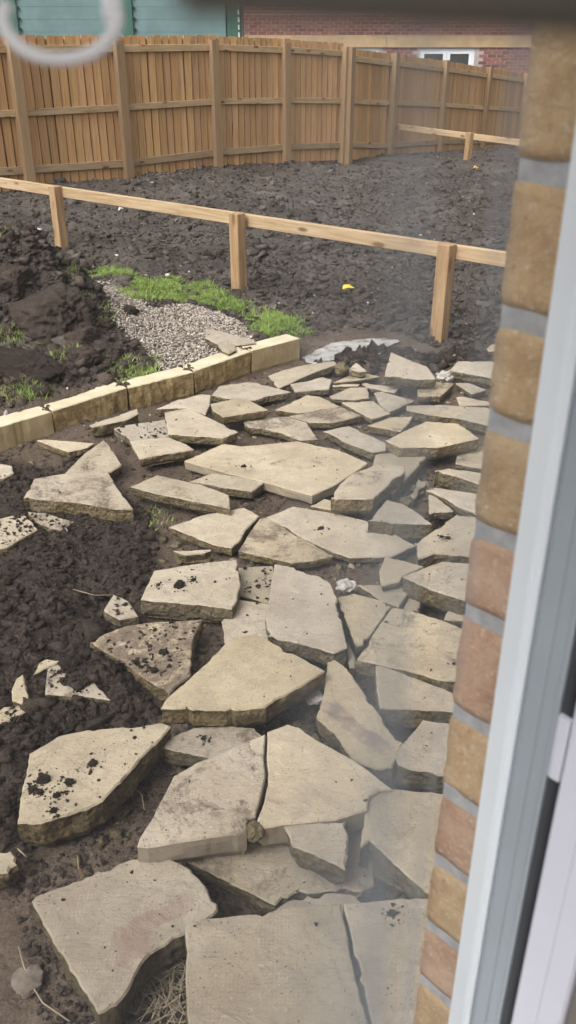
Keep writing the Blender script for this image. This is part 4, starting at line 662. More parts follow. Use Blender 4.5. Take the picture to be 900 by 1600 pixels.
# gravel
gp = np.array([q[:2] for q in GRAVEL]); lo, hi = gp.min(0), gp.max(0)
x = rng.uniform(lo[0]-.1, hi[0]+.1, 36000); y = rng.uniform(lo[1]-.1, hi[1]+.1, 36000); g = zones(x, y)[3]; dn = zones(x, y)[0]
k = (g > rng.uniform(.25, .7, len(x))) & (dn > .13)
s = rng.uniform(.0045, .011, k.sum())
tag(lumps('gravel', np.stack([x[k], y[k], ground_z(x[k], y[k])+rng.uniform(-.003, .008, k.sum())], 1), s, M['gravel'], flat=.75, jit=.16, sink=.1, chip=True), kind='stuff')
x, y = scatter(2600, 5.4, 17, -24, 22, .9); dn, be, mu, gv, fi = zones(x, y); k = (fi > .5) & (gv < .2)
lump_field('field_big_clods', x[k], y[k], .02, .085, M['clod'], flat=.5, jit=.3, chip=True)
x, y = scatter(900, 1.0, 4.6, -32, 5); dn, be, mu, gv, fi = zones(x, y); k = mu > .5
lump_field('dark_big_clods', x[k], y[k], .012, .05, M['cloddark'], flat=.6, jit=.3, chip=True)
# pale stones and bits in the field
x, y = scatter(520, 4.5, 22, -24, 20)
lump_field('pale_stone_bits', x, y, .004, .022, M['litterwhite'], flat=.6)

# ------------------------------------------------------------------ grass
def grass(name, polys, dens, hmin, hmax):
    XS, YS = [], []
    for p in polys:
        a = np.array([q[:2] for q in p]); lo, hi = a.min(0), a.max(0); n = int(dens*(hi[0]-lo[0])*(hi[1]-lo[1]))+400
        x = rng.uniform(lo[0]-.08, hi[0]+.08, n); y = rng.uniform(lo[1]-.08, hi[1]+.08, n)
        d = polydist(x, y, p)+fbm(x*7, y*7, 77)*.12; k = (d > rng.uniform(-.05, .16, n)**1.0*(rng.uniform(0, 1, n) < .75)) & (fbm(x*4, y*4, 33)+.5 > rng.uniform(.0, .5, n)); XS.append(x[k]); YS.append(y[k])
    x, y = np.concatenate(XS), np.concatenate(YS); n = len(x); z = ground_z(x, y)-.004
    h = hmin*.5+(hmax-hmin*.5)*rng.uniform(0, 1, n)**1.6*(.4+1.2*vn(x*7, y*7, 5)); a = rng.uniform(0, 6.28, n); wd = rng.uniform(.0022, .0045, n)
    lx, ly = rng.normal(0, .5, n)*h, rng.normal(0, .5, n)*h
    b = np.stack([x, y, z], 1); dx = np.stack([np.cos(a)*wd, np.sin(a)*wd, 0*a], 1); m = b+np.stack([lx*.4, ly*.4, h*.62], 1); t = b+np.stack([lx, ly, h], 1)
    V = np.stack([b-dx, b+dx, m+dx*.7, m-dx*.7, t], 1).reshape(-1, 3); o = np.arange(n)*5
    Fc = np.concatenate([np.stack([o, o+1, o+2], 1), np.stack([o, o+2, o+3], 1), np.stack([o+3, o+2, o+4], 1)])
    tag(fastmesh(name, V, Fc, M['grass'], {'rnd': np.repeat(np.clip(rng.normal(.5, .2, n)+(vn(x*5, y*5, 99)-.5)*.5, 0, 1), 5)}), kind='stuff')
grass('grass', GRASS[:5], 70000, .016, .045)
grass('heap_grass', GRASS[5:8]+GRASS[9:], 60000, .015, .05)
grass('path_grass', GRASS[8:9], 6000, .02, .05)

# ------------------------------------------------------------------ big lumps of soil one can tell apart
def big_clod(p, r, mat, seed, label, flat=.75, stretch=(1, 1), lean=0):
    bm = bmesh.new(); bmesh.ops.create_icosphere(bm, subdivisions=5, radius=1); o = Vector((seed*7.3, seed*1.9, seed*4.1)); rr0 = random.Random(seed)
    planes = [(Vector((rr0.gauss(0, 1), rr0.gauss(0, 1), rr0.gauss(0, 1))).normalized(), rr0.uniform(.55, .95)) for _ in range(13)]
    for v in bm.verts:
        d = v.co.normalized(); n = mnoise.fractal(d*1.3+o, .7, 2.1, 4)*.30
        c = mnoise.noise(d*3.1+o)*.12+mnoise.cell(d*5.3+o+mnoise.noise_vector(d*6)*.5)*.05; f = mnoise.fractal(d*7+o, .6, 2.1, 5)*.11
        f2 = -abs(mnoise.noise(d*4.5+o))*.16-abs(mnoise.noise(d*11+o))*.06
        k = min(h/max(d.dot(p), .12) for p, h in planes); k = min(k, 1.15)
        q = d*(k*(1+.35*n+.5*c+.8*f+.5*f2)); v.co = Vector((q.x*r*stretch[0], q.y*r*stretch[1], q.z*r*flat))
    bm.verts.index_update(); g = float(ground_z(np.array([p[0]]), np.array([p[1]]))[0])
    ob = mesh('soil_clod', [v.co[:] for v in bm.verts], [tuple(v.index for v in f.verts) for f in bm.faces], mat, loc=(p[0], p[1], max(g, p[2]-r*.3)), smooth=True); bm.free()
    ob.rotation_euler = (lean, 0, seed*1.7)
    return tag(ob, label, 'soil clod', 'lumps of soil on the heap')
CL = [('clay', 'biggest cracked clay lump with a smooth brown face on the heap'), ('cloddark', 'grassy sod lump at the right end of the biggest clay lump'),
      ('cloddark', 'wide dark lump sitting at the foot of the heap behind the kerb'), ('clay', 'rounded brown lump between the clay lump and the kerb'),
      ('cloddark', 'dark hollow looking lump between gravel and bright grass'), ('cloddark', 'small dark sod lump beside the grass tuft at the gravel end'),
      ('clay', 'brown lump where the heap meets the gravel'), ('clay', 'reddish lump at the foot of the leftmost rail post'),
      ('cloddark', 'dark lump at the left border above the first kerb block'), ('clay', 'lump in the middle of the heap below the sod lump'), ('clay', 'upper lump at the left border on top of the heap')]
for i, (q, (mt, lb)) in enumerate(zip(CLODS, CL)):
    big_clod(q[:3], q[3], M[mt], i+1.3, lb, .7 if i else .62, (1.25, .8) if i in (0, 2) else (1, 1), -.35 if i == 0 else 0)

# ------------------------------------------------------------------ slabs
def slab(name, poly, t, g, seed, mats, rough=1.0, step=None):
    """Broken slab: outline densified and roughened, worn top arris, uneven split sides. mats: top, side."""
    P = np.array(poly, float); c = P.mean(0); n = len(P); r = random.Random(seed)
    A = sum(P[i, 0]*P[(i+1) % n, 1]-P[(i+1) % n, 0]*P[i, 1] for i in range(n))
    if A < 0: P = P[::-1]
    per = sum(np.linalg.norm(P[(i+1) % n]-P[i]) for i in range(n)); step = step or min(.03, max(.014, per/90))
    pts = []
    for i in range(n):
        a, b = P[i], P[(i+1) % n]; L = np.linalg.norm(b-a); m = max(1, int(round(L/step)))
        ex = np.array([b[1]-a[1], a[0]-b[0], 0])/max(L, 1e-6)
        for j in range(m):
            q = a+(b-a)*j/m; f = math.sin(math.pi*j/m) if m > 1 else 0
            am = .0022*min(rough, 1.3)
            w_ = mnoise.noise_vector(Vector((q[0]*22, q[1]*22, 3.3)))*.0038*min(rough, 1.2)*f+mnoise.noise_vector(Vector((q[0]*60, q[1]*60, 7.7)))*.0022*f
            o = mnoise.noise(Vector((q[0]*60, q[1]*60, seed)))*am*.9+r.uniform(-1, 1)*.0011*f*min(rough, 1.3)
            cn = mnoise.noise(Vector((q[0]*11, q[1]*11, seed*2.1+40)))
            if f > 0 and cn > .34: o -= min(.010, (cn-.34)*.06)*min(rough, 1.2)*(.6+.8*r.random())
            pts.append(q+ex*o+np.array([w_.x, w_.y, 0]))
    Q = np.array(pts); N = len(Q); nx, pv = np.roll(Q, -1, 0), np.roll(Q, 1, 0); e = nx-pv
    nor = np.stack([e[:, 1], -e[:, 0], 0*e[:, 0]], 1); nor /= np.maximum(np.linalg.norm(nor, axis=1, keepdims=True), 1e-9)
    dn = np.array([g[0], g[1], -1.0]); dn /= np.linalg.norm(dn)
    rings = []
    def nz(sc, k): return np.array([mnoise.noise(Vector((q[0]*sc, q[1]*sc, k))) for q in Q])[:, None]
    w0 = .0035+.003*np.abs(nz(20, seed+1))*rough
    rings.append(Q-nor*w0)
    rings.append(Q+dn*(.004+.004*np.abs(nz(25, seed+2))*rough))
    lv = [.25, .5, .75, 1.0]
    for k, f in enumerate(lv):
        off = (nz(13, seed+5+k*.35)*.008+nz(40, seed+15+k)*.0045)*min(rough, 1.4)*min(1.3, t/.07)-(.010*f*f)*rough*.6-(.012 if f == 1 else 0)
        rings.append(Q+nor*off+dn*(t*f)*(1+nz(9, seed+30)*.12*(f > .9)))
    V = np.concatenate(rings)-c; K = len(rings); F, FM = [], []
    F.append(tuple(range(N))); FM.append(0)
    for k in range(K-1):
        for i in range(N):
            j = (i+1) % N; F.append((k*N+i, (k+1)*N+i, (k+1)*N+j, k*N+j)); FM.append(0 if k == 0 else 1)
    F.append(tuple(range(K*N-1, (K-1)*N-1, -1))); FM.append(1)
    return mesh(name, V, F, mats, loc=tuple(c), fm=FM)
CUT = {16, 46}
crumbP, crumbS = [], []
for i, s in enumerate(SLABS):
    side = M['cut'] if s['r'] < .6 else M['side']
    o = slab('paving_slab', s['p'], s['t'], s['g'], i*1.37+.5, [(M['top'], M['dimpled'], M['stained'], M['streaked'])[s['v']], side], s['r'])
    k = s['k']*R.uniform(.90, 1.09); wv = R.uniform(-.06, .09); o.color = (k*(1+wv*.3), k, k*(1-wv), min(.9, .32+R.uniform(-.2, .2)+.013*min(s['d'], 9)))
    tag(o, s['l'], 'paving slab', 'broken paving slabs')
    P = np.array(s['p']); lo, hi = P.min(0), P.max(0); ar = (hi[0]-lo[0])*(hi[1]-lo[1]); n = int(ar*(150 if s['d'] < 6 else 300)*s['d'])+2
    x = rng.uniform(lo[0], hi[0], n); y = rng.uniform(lo[1], hi[1], n); ins = polydist(x, y, s['p']) > .008
    if s['d'] > 2: ins &= (fbm(x*7, y*7, i)+.5+ (s['d']-2)*.012) > .52
    c = P.mean(0); z = c[2]+(x-c[0])*s['g'][0]+(y-c[1])*s['g'][1]
    x, y, z = x[ins], y[ins], z[ins]; crumbP.append(np.stack([x, y, z-.0005], 1))
    crumbS.append(.0012*(9.0 if s['d'] > 6 else 6.5 if s['d'] > 2.5 else 4.0)**(rng.uniform(0, 1, len(x))**1.8))
tag(lumps('soil_crumbs', np.concatenate(crumbP), np.concatenate(crumbS), M['cloddark'], flat=.7, sink=.3, chip=True), kind='stuff')

x, y = scatter(2400, 1.1, 6.0, -20, 16); dn, be, mu, gv, fi = zones(x, y); k = (mu < .4) & (fi < .4) & (dn < -.02)
lump_field('stone_chips', x[k], y[k], .004, .032, M['side'], flat=.5, chip=True)
x, y = scatter(900, 3.0, 6.0, -6, 16); dn, be, mu, gv, fi = zones(x, y); k = (mu < .4) & (fi < .4) & (dn < -.02)
lump_field('pale_stone_chips', x[k], y[k], .004, .026, M['cut'], flat=.45, chip=True)
# ------------------------------------------------------------------ kerb of walling blocks
KF = [np.array(k) for k in KERB_FRONT]; KF = [KF[0]-KD*.95, KF[0]-KD*.47]+KF[0:]
kl = ['kerb block cut off by the left border', 'smooth fronted kerb block at the left with a clay crumb on its joint', 'rough faced kerb block second from the left border', 'rough faced kerb block in the middle with a narrow slab leaning on it',
      'rough faced kerb block beside the low wide pale slab', 'smooth fronted kerb block at the free end of the row']
for i in range(1, 6):
    a, b = KF[i]+KD*.006, KF[i+1]-KD*.006; dp = .135; zt = .152+[0, 0, .003, -.002, .002, .004][i]
    P = [(a[0], a[1], zt), (b[0], b[1], zt), (b[0]+KN[0]*dp, b[1]+KN[1]*dp, zt), (a[0]+KN[0]*dp, a[1]+KN[1]*dp, zt)]
    sm = i in (1, 5)
    o = slab('kerb_block', P, .19, [0, 0], 200+i*3.1, [M['ktop'], M['ksmooth'] if sm else M['ksplit']], .35 if sm else 1.2, .02)
    tag(o, kl[i], 'kerb block', 'stone kerb blocks in a row')
jc = []
for i in (1, 2, 3, 4): 
    q = KF[i+1]; 
    for _ in range(14): jc.append((q[0]+KN[0]*R.uniform(.03, .13)+KD[0]*R.gauss(0, .02), q[1]+KN[1]*R.uniform(.03, .13)+KD[1]*R.gauss(0, .02), .152))
jc = np.array(jc); tag(lumps('joint_soil_crumbs', jc, rng.uniform(.004, .016, len(jc)), M['clay']), kind='stuff')

# ------------------------------------------------------------------ fences
def unit_board():
    v = [(-.5, -.003, 0), (.5, -.015, 0), (.5, .010, 0), (-.5, .010, 0), (-.5, -.003, 1), (.5, -.015, 1), (.5, .010, 1), (-.5, .010, 1)]
    f = [(0, 3, 2, 1), (4, 5, 6, 7), (0, 1, 5, 4), (1, 2, 6, 5), (2, 3, 7, 6), (3, 0, 4, 7)]
    me = bpy.data.meshes.new('board'); me.from_pydata(v, [], f); me.materials.append(M['board']); return me
UB = unit_board()
def unit_box(mat, name, b):
    v, f = boxdata(-.5, .5, -.5, .5, 0, 1, 0); me = bpy.data.meshes.new(name); me.from_pydata(v, [], f); me.materials.append(mat); return me
UP = unit_box(M['post'], 'post', 0)
def rail_obj(name, a, b, h, d, mat, parent, off):
    a, b = Vector(a), Vector(b); L = (b-a).length; v, f = boxdata(0, L, -d/2, d/2, -h/2, h/2, .004)
    o = mesh(name, v, f, mat, parent); x = (b-a).normalized(); yv = Vector((0, 0, 1)).cross(x).normalized(); zv = x.cross(yv)
    m = Matrix((x, yv, zv)).transposed().to_4x4(); m.translation = a+yv*off; o.matrix_local = m; return o
def fence(posts, label, name='timber_fence', skip_first_post=False, over=.055):
    root = empty(name, (0, 0, 0), label=label, cat='fence')
    for i, (x, y, zb, zt) in enumerate(posts):
        j = min(i, len(posts)-2); d = Vector((posts[j+1][0]-posts[j][0], posts[j+1][1]-posts[j][1], 0)); ang = math.atan2(d.y, d.x)
        if not (skip_first_post and i == 0):
            o = inst('post', UP, root, (x+d.normalized().y*.03, y-d.normalized().x*.03, zb-.35), (R.uniform(-.006, .006), R.uniform(-.006, .006), ang), (.13, .13, zt-zb+.35)); k = R.uniform(.8, 1.0); o.color = (k, k, k, 1)
        if i == len(posts)-1: break
        x2, y2, zb2, zt2 = posts[i+1]; L = d.length; dd = d/L; nn = Vector((-dd.y, dd.x, 0))      # nn points away from the garden
        nb = max(5, round(L/.128)); sp = L/nb
        for k in range(nb):
            f = (k+.5)/nb; zl = zb+(zb2-zb)*f; zh = zt+(zt2-zt)*f+over+R.uniform(-.008, .008)
            p = Vector((x, y, 0))+dd*(L*f)+nn*(.032+R.uniform(-.002, .003))
            wd = sp-R.uniform(.020, .032)
            o = inst('board', UB, root, (p.x, p.y, zl-.05), (R.uniform(-.004, .004), R.uniform(-.006, .006), ang+R.uniform(-.03, .03)), (wd, 1.3, zh-zl+.05))
            if k < nb-1:
                p2 = Vector((x, y, 0))+dd*(L*(k+1)/nb)+nn*.072
                o2 = inst('gap_shade_board', UB, root, (p2.x, p2.y, zl-.05), (0, 0, ang), (.075, .8, zh-zl+.01)); o2.color = (.62, .58, .54, 1)  # added boards behind the gaps, tinted darker to read as shade
            q = R.uniform(.74, 1.14); o.color = (q*R.uniform(.97, 1.05), q, q*R.uniform(.90, 1.04), 1)
        for hz, hh, ref in ((-.155+over, .088, 1), (-.83, .084, 1), (.20, .095, 0)):
            za, zc = (zt+hz, zt2+hz) if ref else (zb+hz, zb2+hz)
            o = rail_obj('rail', (x+dd.x*.06, y+dd.y*.06, za), (x2-dd.x*.06, y2-dd.y*.06, zc), hh, .04, M['rail'], root, .0)
            q = R.uniform(.82, 1.02) if ref else R.uniform(.66, .8); o.color = (q, q, q*(.98 if ref else 1.05), 1)
    return root
fence(FENCE_A, 'long close boarded timber fence in front of the green cabin')
fence(FENCE_B, 'timber fence run stepping down to the right below the french window', over=-.012)
def knee(posts, z_top, ends, label, ztb=.62):
    root = empty('knee_rail', (0, 0, 0), label=label, cat='knee rail')
    a, b = np.array(posts[0]), np.array(posts[-1]); d = (b-a)/np.linalg.norm(b-a); ang = math.atan2(d[1], d[0])
    for (x, y), zt in zip(posts, z_top):
        g = float(base_z(np.array([x]), np.array([y]))[0][0])
        v, f = boxdata(-.05, .05, -.05, .05, -.3, zt-g, .004)
        o = mesh('post', v, f, M['kneepost'], root, loc=(x, y, g)); o.rotation_euler = (R.uniform(-.01, .01), R.uniform(-.012, .012), ang); q = R.uniform(.92, 1.03); o.color = (q, q, q, 1)
    s = [(np.dot(np.array(p)-a, d)) for p in posts]; zf = np.polyfit(s, [t-.065 for t in z_top], 1)
    cuts = [-ends[0]]+s[1:-1]+[s[-1]+ends[1]] if len(s) > 2 else [-ends[0], s[-1]+ends[1]]
    for u0, u1 in zip(cuts[:-1], cuts[1:]):
        A = (a[0]+d[0]*(u0+.002), a[1]+d[1]*(u0+.002), np.polyval(zf, u0)); B = (a[0]+d[0]*(u1-.002), a[1]+d[1]*(u1-.002), np.polyval(zf, u1))
        o = rail_obj('rail', A, B, .098, .045, M['kneerail'], root, .074); q = R.uniform(.95, 1.03); o.color = (q, q, q, 1)
    return root
knee(KNEE, [.655, .688, .700], (2.2, 1.6), 'low timber knee rail on square posts across the soil in front')
knee([(1.90, 18.35), (3.22, 16.65)], [.47, .44], (.18, 1.7), 'short far knee rail in front of the fence on the right')

# ------------------------------------------------------------------ green cabin beyond the fence
cab = empty('site_cabin', (-4, 18, 0), label='pale green steel site cabin beyond the timber fence', cat='cabin')
def cbx(name, x0, x1, y0, y1, z0, z1, mat, b=0): return box(name, x0+4, x1+4, y0-18, y1-18, z0, z1, mat, cab, b)
xs = [-8.2, -6.6, -4.98, -2.9, -1.10]
for k in range(4):
    v, f = [], []
    for q in range(34):                        # shallow pressed ribs running along the panel
        zz0 = -.3+q*.1; vv, ff = boxdata(xs[k]+.03+4, xs[k+1]-.03+4, -.003 if q % 2 else 0.0, .06, zz0, zz0+.0995); n0 = len(v); v += vv; f += [tuple(n0+t for t in p) for p in ff]
    mesh('steel_panel', v, f, M['greenpaint'], cab)
for x in xs[1:-1]:
    cbx('panel_post', x-.10, x+.10, 17.95, 18.02, -.3, 3.15, M['greendark'], .01)
    for dx in (-.125, .125):
        for z in np.arange(1.7, 3.0, .17): cbx('bolt', x+dx-.016, x+dx+.016, 17.955, 17.985, z-.02, z+.02, M['rubber'])
cbx('corner_post', -1.10, -.86, 17.93, 18.3, -.3, 3.15, M['greendark'], .015)
for z in np.arange(1.6, 3.0, .12): cbx('bolt', -.905, -.875, 17.92, 17.932, z-.045, z+.035, M['steel'])
cbx('cabin_body', -8.2, -.9, 18.07, 20.4, -.3, 3.1, M['greenpaint'])
cbx('cabin_roof', -8.35, -.75, 17.85, 20.6, 3.15, 3.25, M['greendark'])

# ------------------------------------------------------------------ brick house far behind
BY = 26.0
hs2 = empty('brick_house', (3, BY, 0), label='red brick house with a stone band behind the fence', cat='house')
def hbx(name, x0, x1, y0, y1, z0, z1, mat, parent=None, b=0): return box(name, x0-3, x1-3, y0-BY, y1-BY, z0, z1, mat, parent or hs2, b)
def m_redwork():
    b = NB('far_brickwork'); c = b.n('ShaderNodeTexCoord').outputs['Object']
    q = b.n('ShaderNodeSeparateXYZ'); b.l(c, q.inputs[0]); x = b.n('ShaderNodeCombineXYZ'); b.l(q.outputs[0], x.inputs[0]); b.l(q.outputs[2], x.inputs[1])
    k = b.n('ShaderNodeTexBrick'); b.l(x.outputs[0], k.inputs['Vector']); k.inputs['Scale'].default_value = 1
    k.inputs['Brick Width'].default_value = .235; k.inputs['Row Height'].default_value = .08; k.inputs['Mortar Size'].default_value = .006
    k.inputs['Color1'].default_value = (.23, .095, .075, 1); k.inputs['Color2'].default_value = (.17, .07, .06, 1); k.inputs['Mortar'].default_value = (.42, .38, .36, 1)
    return b.done(k.outputs['Color'], .93)
M['redwork'] = m_redwork(); M['farmortar'] = m_plain('far_mortar', (.42, .37, .35), .95, 20, .1)
BX0, BX1 = -2.2, 12.0
WN = [(3.49, 4.97), (1.2, 2.40)]          # french window, half hidden window
hbx('wall', BX0, BX1, BY+.12, BY+6, 2.42, 5.2, M['redwork']); 
hbx('wall_core', BX0, BX1, BY+.012, BY+.118, 1.62, 2.418, M['farmortar'])
edges = [BX0, WN[1][0], WN[1][1], WN[0][0], WN[0][1], BX1]
for k in range(0, 6, 2): hbx('wall_core', edges[k], edges[k+1], BY+.012, BY+.118, -1.2, 1.618, M['farmortar'])
hbx('wall', BX0, BX1, BY+.122, BY+6, 1.62, 2.418, M['redwork'])
for (x0, x1) in ((-2.2, 2.59), (2.60, 7.2), (7.21, 12.0)): hbx('stone_band', x0, x1, BY-.03, BY+.01, 1.645, 1.925, M['stone'])
bv, bf = boxdata(-.1075, .1075, -.05, .05, -.0325, .0325); RB = bpy.data.meshes.new('brick'); RB.from_pydata(bv, [], bf); RB.materials.append(M['brickred'])
sv, sf = [], []
cnt = 0
def brick_at(x, z, shown):
    global cnt
    if shown and cnt < 300:
        o = inst('brick', RB, hs2, (x-3, .052, z)); q = R.uniform(.7, 1.25); o.color = (q, q*R.uniform(.9, 1.1), q*R.uniform(.9, 1.15), 1); cnt += 1
    else:
        n0 = len(sv); sv.extend([(a+x-3, b+.052, c+z) for a, b, c in bv]); sf.extend([tuple(n0+t for t in p) for p in bf])
row = 0; z = 1.97
while z < 2.41:
    x = BX0+.11+(row % 2)*.1175
    while x < BX1-.12: brick_at(x, z, -1.4 < x < 6.7 and z < 2.24); x += .235
    z += .08; row += 1
z = 1.605; row = 0
while z > -.9:
    x = BX0+.11+(row % 2)*.1175
    while x < BX1-.12:
        if all(not (a-.112 < x < b+.112) for a, b in WN): brick_at(x, z, 1.6 < x < 7.2 and z > 1.0)
        x += .235
    z -= .08; row += 1
tag(mesh('brick_courses', sv, sf, M['brickred'], hs2), kind='stuff')
def french(x0, x1, zb, zt):
    xm = (x0+x1)/2
    fr = hbx('window_frame', x0, x1, BY+.06, BY+.11, zt-.05, zt, M['pvc'])
    fr.name = 'window'
    q = lambda n, a, b, c, d, m, y0=BY+.055, y1=BY+.105: box(n, a-3, b-3, y0-BY, y1-BY, c, d, m, fr)
    q('frame', x0, x0+.05, zb, zt-.052, M['pvc']); q('frame', x1-.05, x1, zb, zt-.052, M['pvc'])
    for a, b in ((x0+.053, xm-.004), (xm+.004, x1-.053)):
        q('sash', a, a+.09, zb, zt-.055, M['pvc'], BY+.04, BY+.1); q('sash', b-.09, b, zb, zt-.055, M['pvc'], BY+.04, BY+.1)
        q('sash', a+.092, b-.092, zt-.125, zt-.055, M['pvc'], BY+.042, BY+.1); q('sash', a+.092, b-.092, zb, zb+.1, M['pvc'], BY+.042, BY+.1)
        q('pane', a+.09, b-.09, zb+.1, zt-.125, M['darkglass'], BY+.07, BY+.09)
french(*WN[0], -.8, 1.615); french(*WN[1], .2, 1.60)

# ------------------------------------------------------------------ small loose things
PT = np.array([q[:2] for q in PATCH])
def patch():
    lo, hi = PT.min(0)-.05, PT.max(0)+.05; nx, ny = 110, 70
    xs, ys = np.linspace(lo[0], hi[0], nx), np.linspace(lo[1], hi[1], ny); X, Y = np.meshgrid(xs, ys); X, Y = X.ravel(), Y.ravel()
    d = polydist(X, Y, PATCH)+fbm(X*6, Y*6, 7)*.10
    al = (X*.83+Y*.55)
    Z = .012+np.sin((Y*.9-X*.35)*75)*.003*(.6+vn(X*5, Y*5, 3))+fbm(X*20, Y*20, 9)*.004+np.minimum(d, 0)*.5
    Z = np.maximum(Z, ground_z(X, Y)*.0+Z); G = ground_z(X, Y); Z = np.maximum(Z, np.minimum(G+.003, .03))
    i = (np.arange(ny-1)[:, None]*nx+np.arange(nx-1)[None, :]).ravel(); Fq = np.stack([i, i+1, i+nx+1, i+nx], 1)
    keep = (d[Fq] > 0).all(1)
    o = fastmesh('concrete_ground_patch', np.stack([X, Y, Z], 1), Fq[keep], M['patch'], smooth=True); tag(o, kind='structure')
patch()
def scrap(name, px, py, pts, mat, label, cat, dz=.02):
    g = float(ground_z(np.array([px]), np.array([py]))[0]); v = []
    for a, b, c in pts: v.append((a, b, c))
    n = len(v); v += [(a, b, c-.003) for a, b, c in pts]
    f = [tuple(range(n)), tuple(range(2*n-1, n-1, -1))]+[(i, n+i, n+(i+1) % n, (i+1) % n) for i in range(n)]
    return tag(mesh(name, v, f, mat, loc=(px, py, g+dz)), label, cat)
RUBBLE = [[[0.233,2.884,0.06],0.036,"chalk",3.1,"white crumbly lump at the top right corner of the dimpled slab",0.6],[[1.005,5.265,0.07],0.05,"chalk",4.4,"whitish lump between the yellowish slab and the farthest square slab",0.8],[[0.564,3.641,0.03],0.03,"side",5.2,"little loose stone in the rubble hollow beside the shield slab",0.8],[[0.649,3.792,0.02],0.04,"side",5.9,"tan stone chip in the rubble hollow under the brownish slab",0.5],[[-0.625,1.274,0.004],0.038,"greystone",6.1,"flat grey stone half sunk in soil under the pale twig",0.35],[[0.088,2.229,0.05],0.03,"litterwhite",7.3,"small white lumps under the right edge of the tan slab",0.7],[[-1.064,7.696,0.12],0.02,"litterwhite",8.8,"white pebble by the grass tuft on the gravel end",0.8],[[-0.087,1.57,0.17],0.022,"side",9.4,"small stone chip stuck in the front end of the long crack",1.1],[[0.36,5.454,0.05],0.05,"side",10.1,"brown stone behind the low triangular slab",0.8]]
LUMPS = [[[-0.426,2.815,0.107],0.022,"largest dark soil lump on the pale slab by the mud"],[[-0.509,2.819,0.107],0.008,"small soil lump left of the largest lump on its slab"],[[-0.374,2.855,0.107],0.009,"small soil lump right of the largest lump on its slab"],[[-0.699,1.788,0.132],0.02,"biggest soil lump on the long thick slab"],[[-0.722,1.749,0.132],0.013,"soil lump at the left edge of the long thick slab"],[[-0.698,1.74,0.132],0.011,"soil lump just below the biggest lump on the long thick slab"],[[-0.623,1.776,0.132],0.014,"round soil lump right of the biggest lump on the long thick slab"],[[-0.57,1.849,0.132],0.014,"lone soil lump in the middle of the long thick slab"],[[-0.647,1.728,0.132],0.011,"soil lump in the lower row on the long thick slab"],[[-0.644,1.674,0.132],0.01,"lowest soil lump on the long thick slab"],[[-0.438,2.421,0.087],0.017,"dark soil lump on the right of the grit littered slab"],[[-0.458,2.324,0.087],0.014,"soil lump near the front edge of the grit littered slab"],[[-0.526,2.365,0.087],0.012,"soil lump left of the front one on the grit littered slab"],[[-0.747,2.34,0.085],0.04,"black soil lump on the half buried slab"],[[0.144,3.244,0.115],0.012,"square soil lump on the wide pale slab"],[[-0.22,3.878,0.105],0.012,"small dark lump on the largest pale slab"],[[0.25,1.344,0.152],0.01,"soil lump on the nearest slab right of its long crack"],[[-0.262,1.998,0.087],0.008,"soil speck lump on the pale low slab under the tan slab"],[[0.681,3.159,0.117],0.011,"dark crumb right of its twin on the slab with crumbled corner"],[[0.655,3.17,0.117],0.008,"dark crumb left of its twin on the slab with crumbled corner"]]
TWIGS = [[[[-0.671,1.356,0.02],[-0.643,1.301,0.025],[-0.609,1.252,0.02],[-0.574,1.21,0.02],[-0.54,1.191,0.02],[-0.501,1.166,0.02]],0.0019,"long pale bent twig in the lower left corner"],[[[-0.846,2.824,0.03],[-0.768,2.841,0.03],[-0.693,2.85,0.035]],0.0016,"short pale twig above the small buried slab"],[[[-0.233,1.611,0.07],[-0.182,1.566,0.075],[-0.145,1.53,0.07],[-0.114,1.526,0.06]],0.0018,"thin pale twig in the gap before the sunken dusty slab"],[[[-0.582,1.628,0.02],[-0.571,1.586,0.02]],0.002,"short upright straw in the soil above the stained slab"],[[[-0.47,1.878,0.02],[-0.435,1.838,0.03],[-0.421,1.79,0.02]],0.0015,"curled straw in the brown hollow beside the cracked slab"],[[[-0.746,1.632,0.02],[-0.715,1.607,0.02]],0.002,"short straw by the yellowish broken block"]]
SCRAPS = [[[0.525,7.613,0.0],[[-0.05,-0.03,0.0],[0.0,-0.04,0.015],[0.06,-0.01,0.005],[0.015,0.02,0.03],[-0.035,0.04,0.02]],"litteryellow","crumpled yellow plastic scrap on the tilled soil"],[[3.162,15.556,0.0],[[-0.05,-0.03,0.0],[0.03,-0.05,0.02],[0.05,0.03,0.02],[-0.01,0.05,0.05]],"litterorange","faded orange yellow scrap far off by the fence"],[[-2.003,10.786,0.0],[[-0.03,-0.02,0.0],[0.02,-0.02,0.01],[0.03,0.03,0.015],[-0.02,0.035,0.03]],"litterwhite","white paper scrap between the left and middle rail posts"],[[-2.757,9.862,0.0],[[-0.03,-0.02,0.0],[0.02,-0.02,0.01],[0.03,0.03,0.015],[-0.02,0.035,0.03]],"litterwhite","whitish scrap left of the leftmost rail post"]]
STRAW = [-0.279,1.26]
def rubble(p, r, mat, seed, label, flat=.7, cat='rubble stone'):
    bm = bmesh.new(); bmesh.ops.create_icosphere(bm, subdivisions=3, radius=1); o = Vector((seed*5.1, seed, seed*2.7))
    for v in bm.verts:
        d = v.co.normalized(); k = 1+mnoise.cell(d*1.6+o)*.22+mnoise.fractal(d*3+o, .8, 2, 3)*.14; q = d*k; v.co = Vector((q.x*r, q.y*r, q.z*r*flat))
    bm.verts.index_update()
    ob = mesh('rubble_stone', [v.co[:] for v in bm.verts], [tuple(v.index for v in f.verts) for f in bm.faces], mat, loc=p); bm.free(); ob.rotation_euler[2] = seed; ob.color = (.95, .95, .95, 1)
    return tag(ob, label, cat)
LV, LF = ico(4)
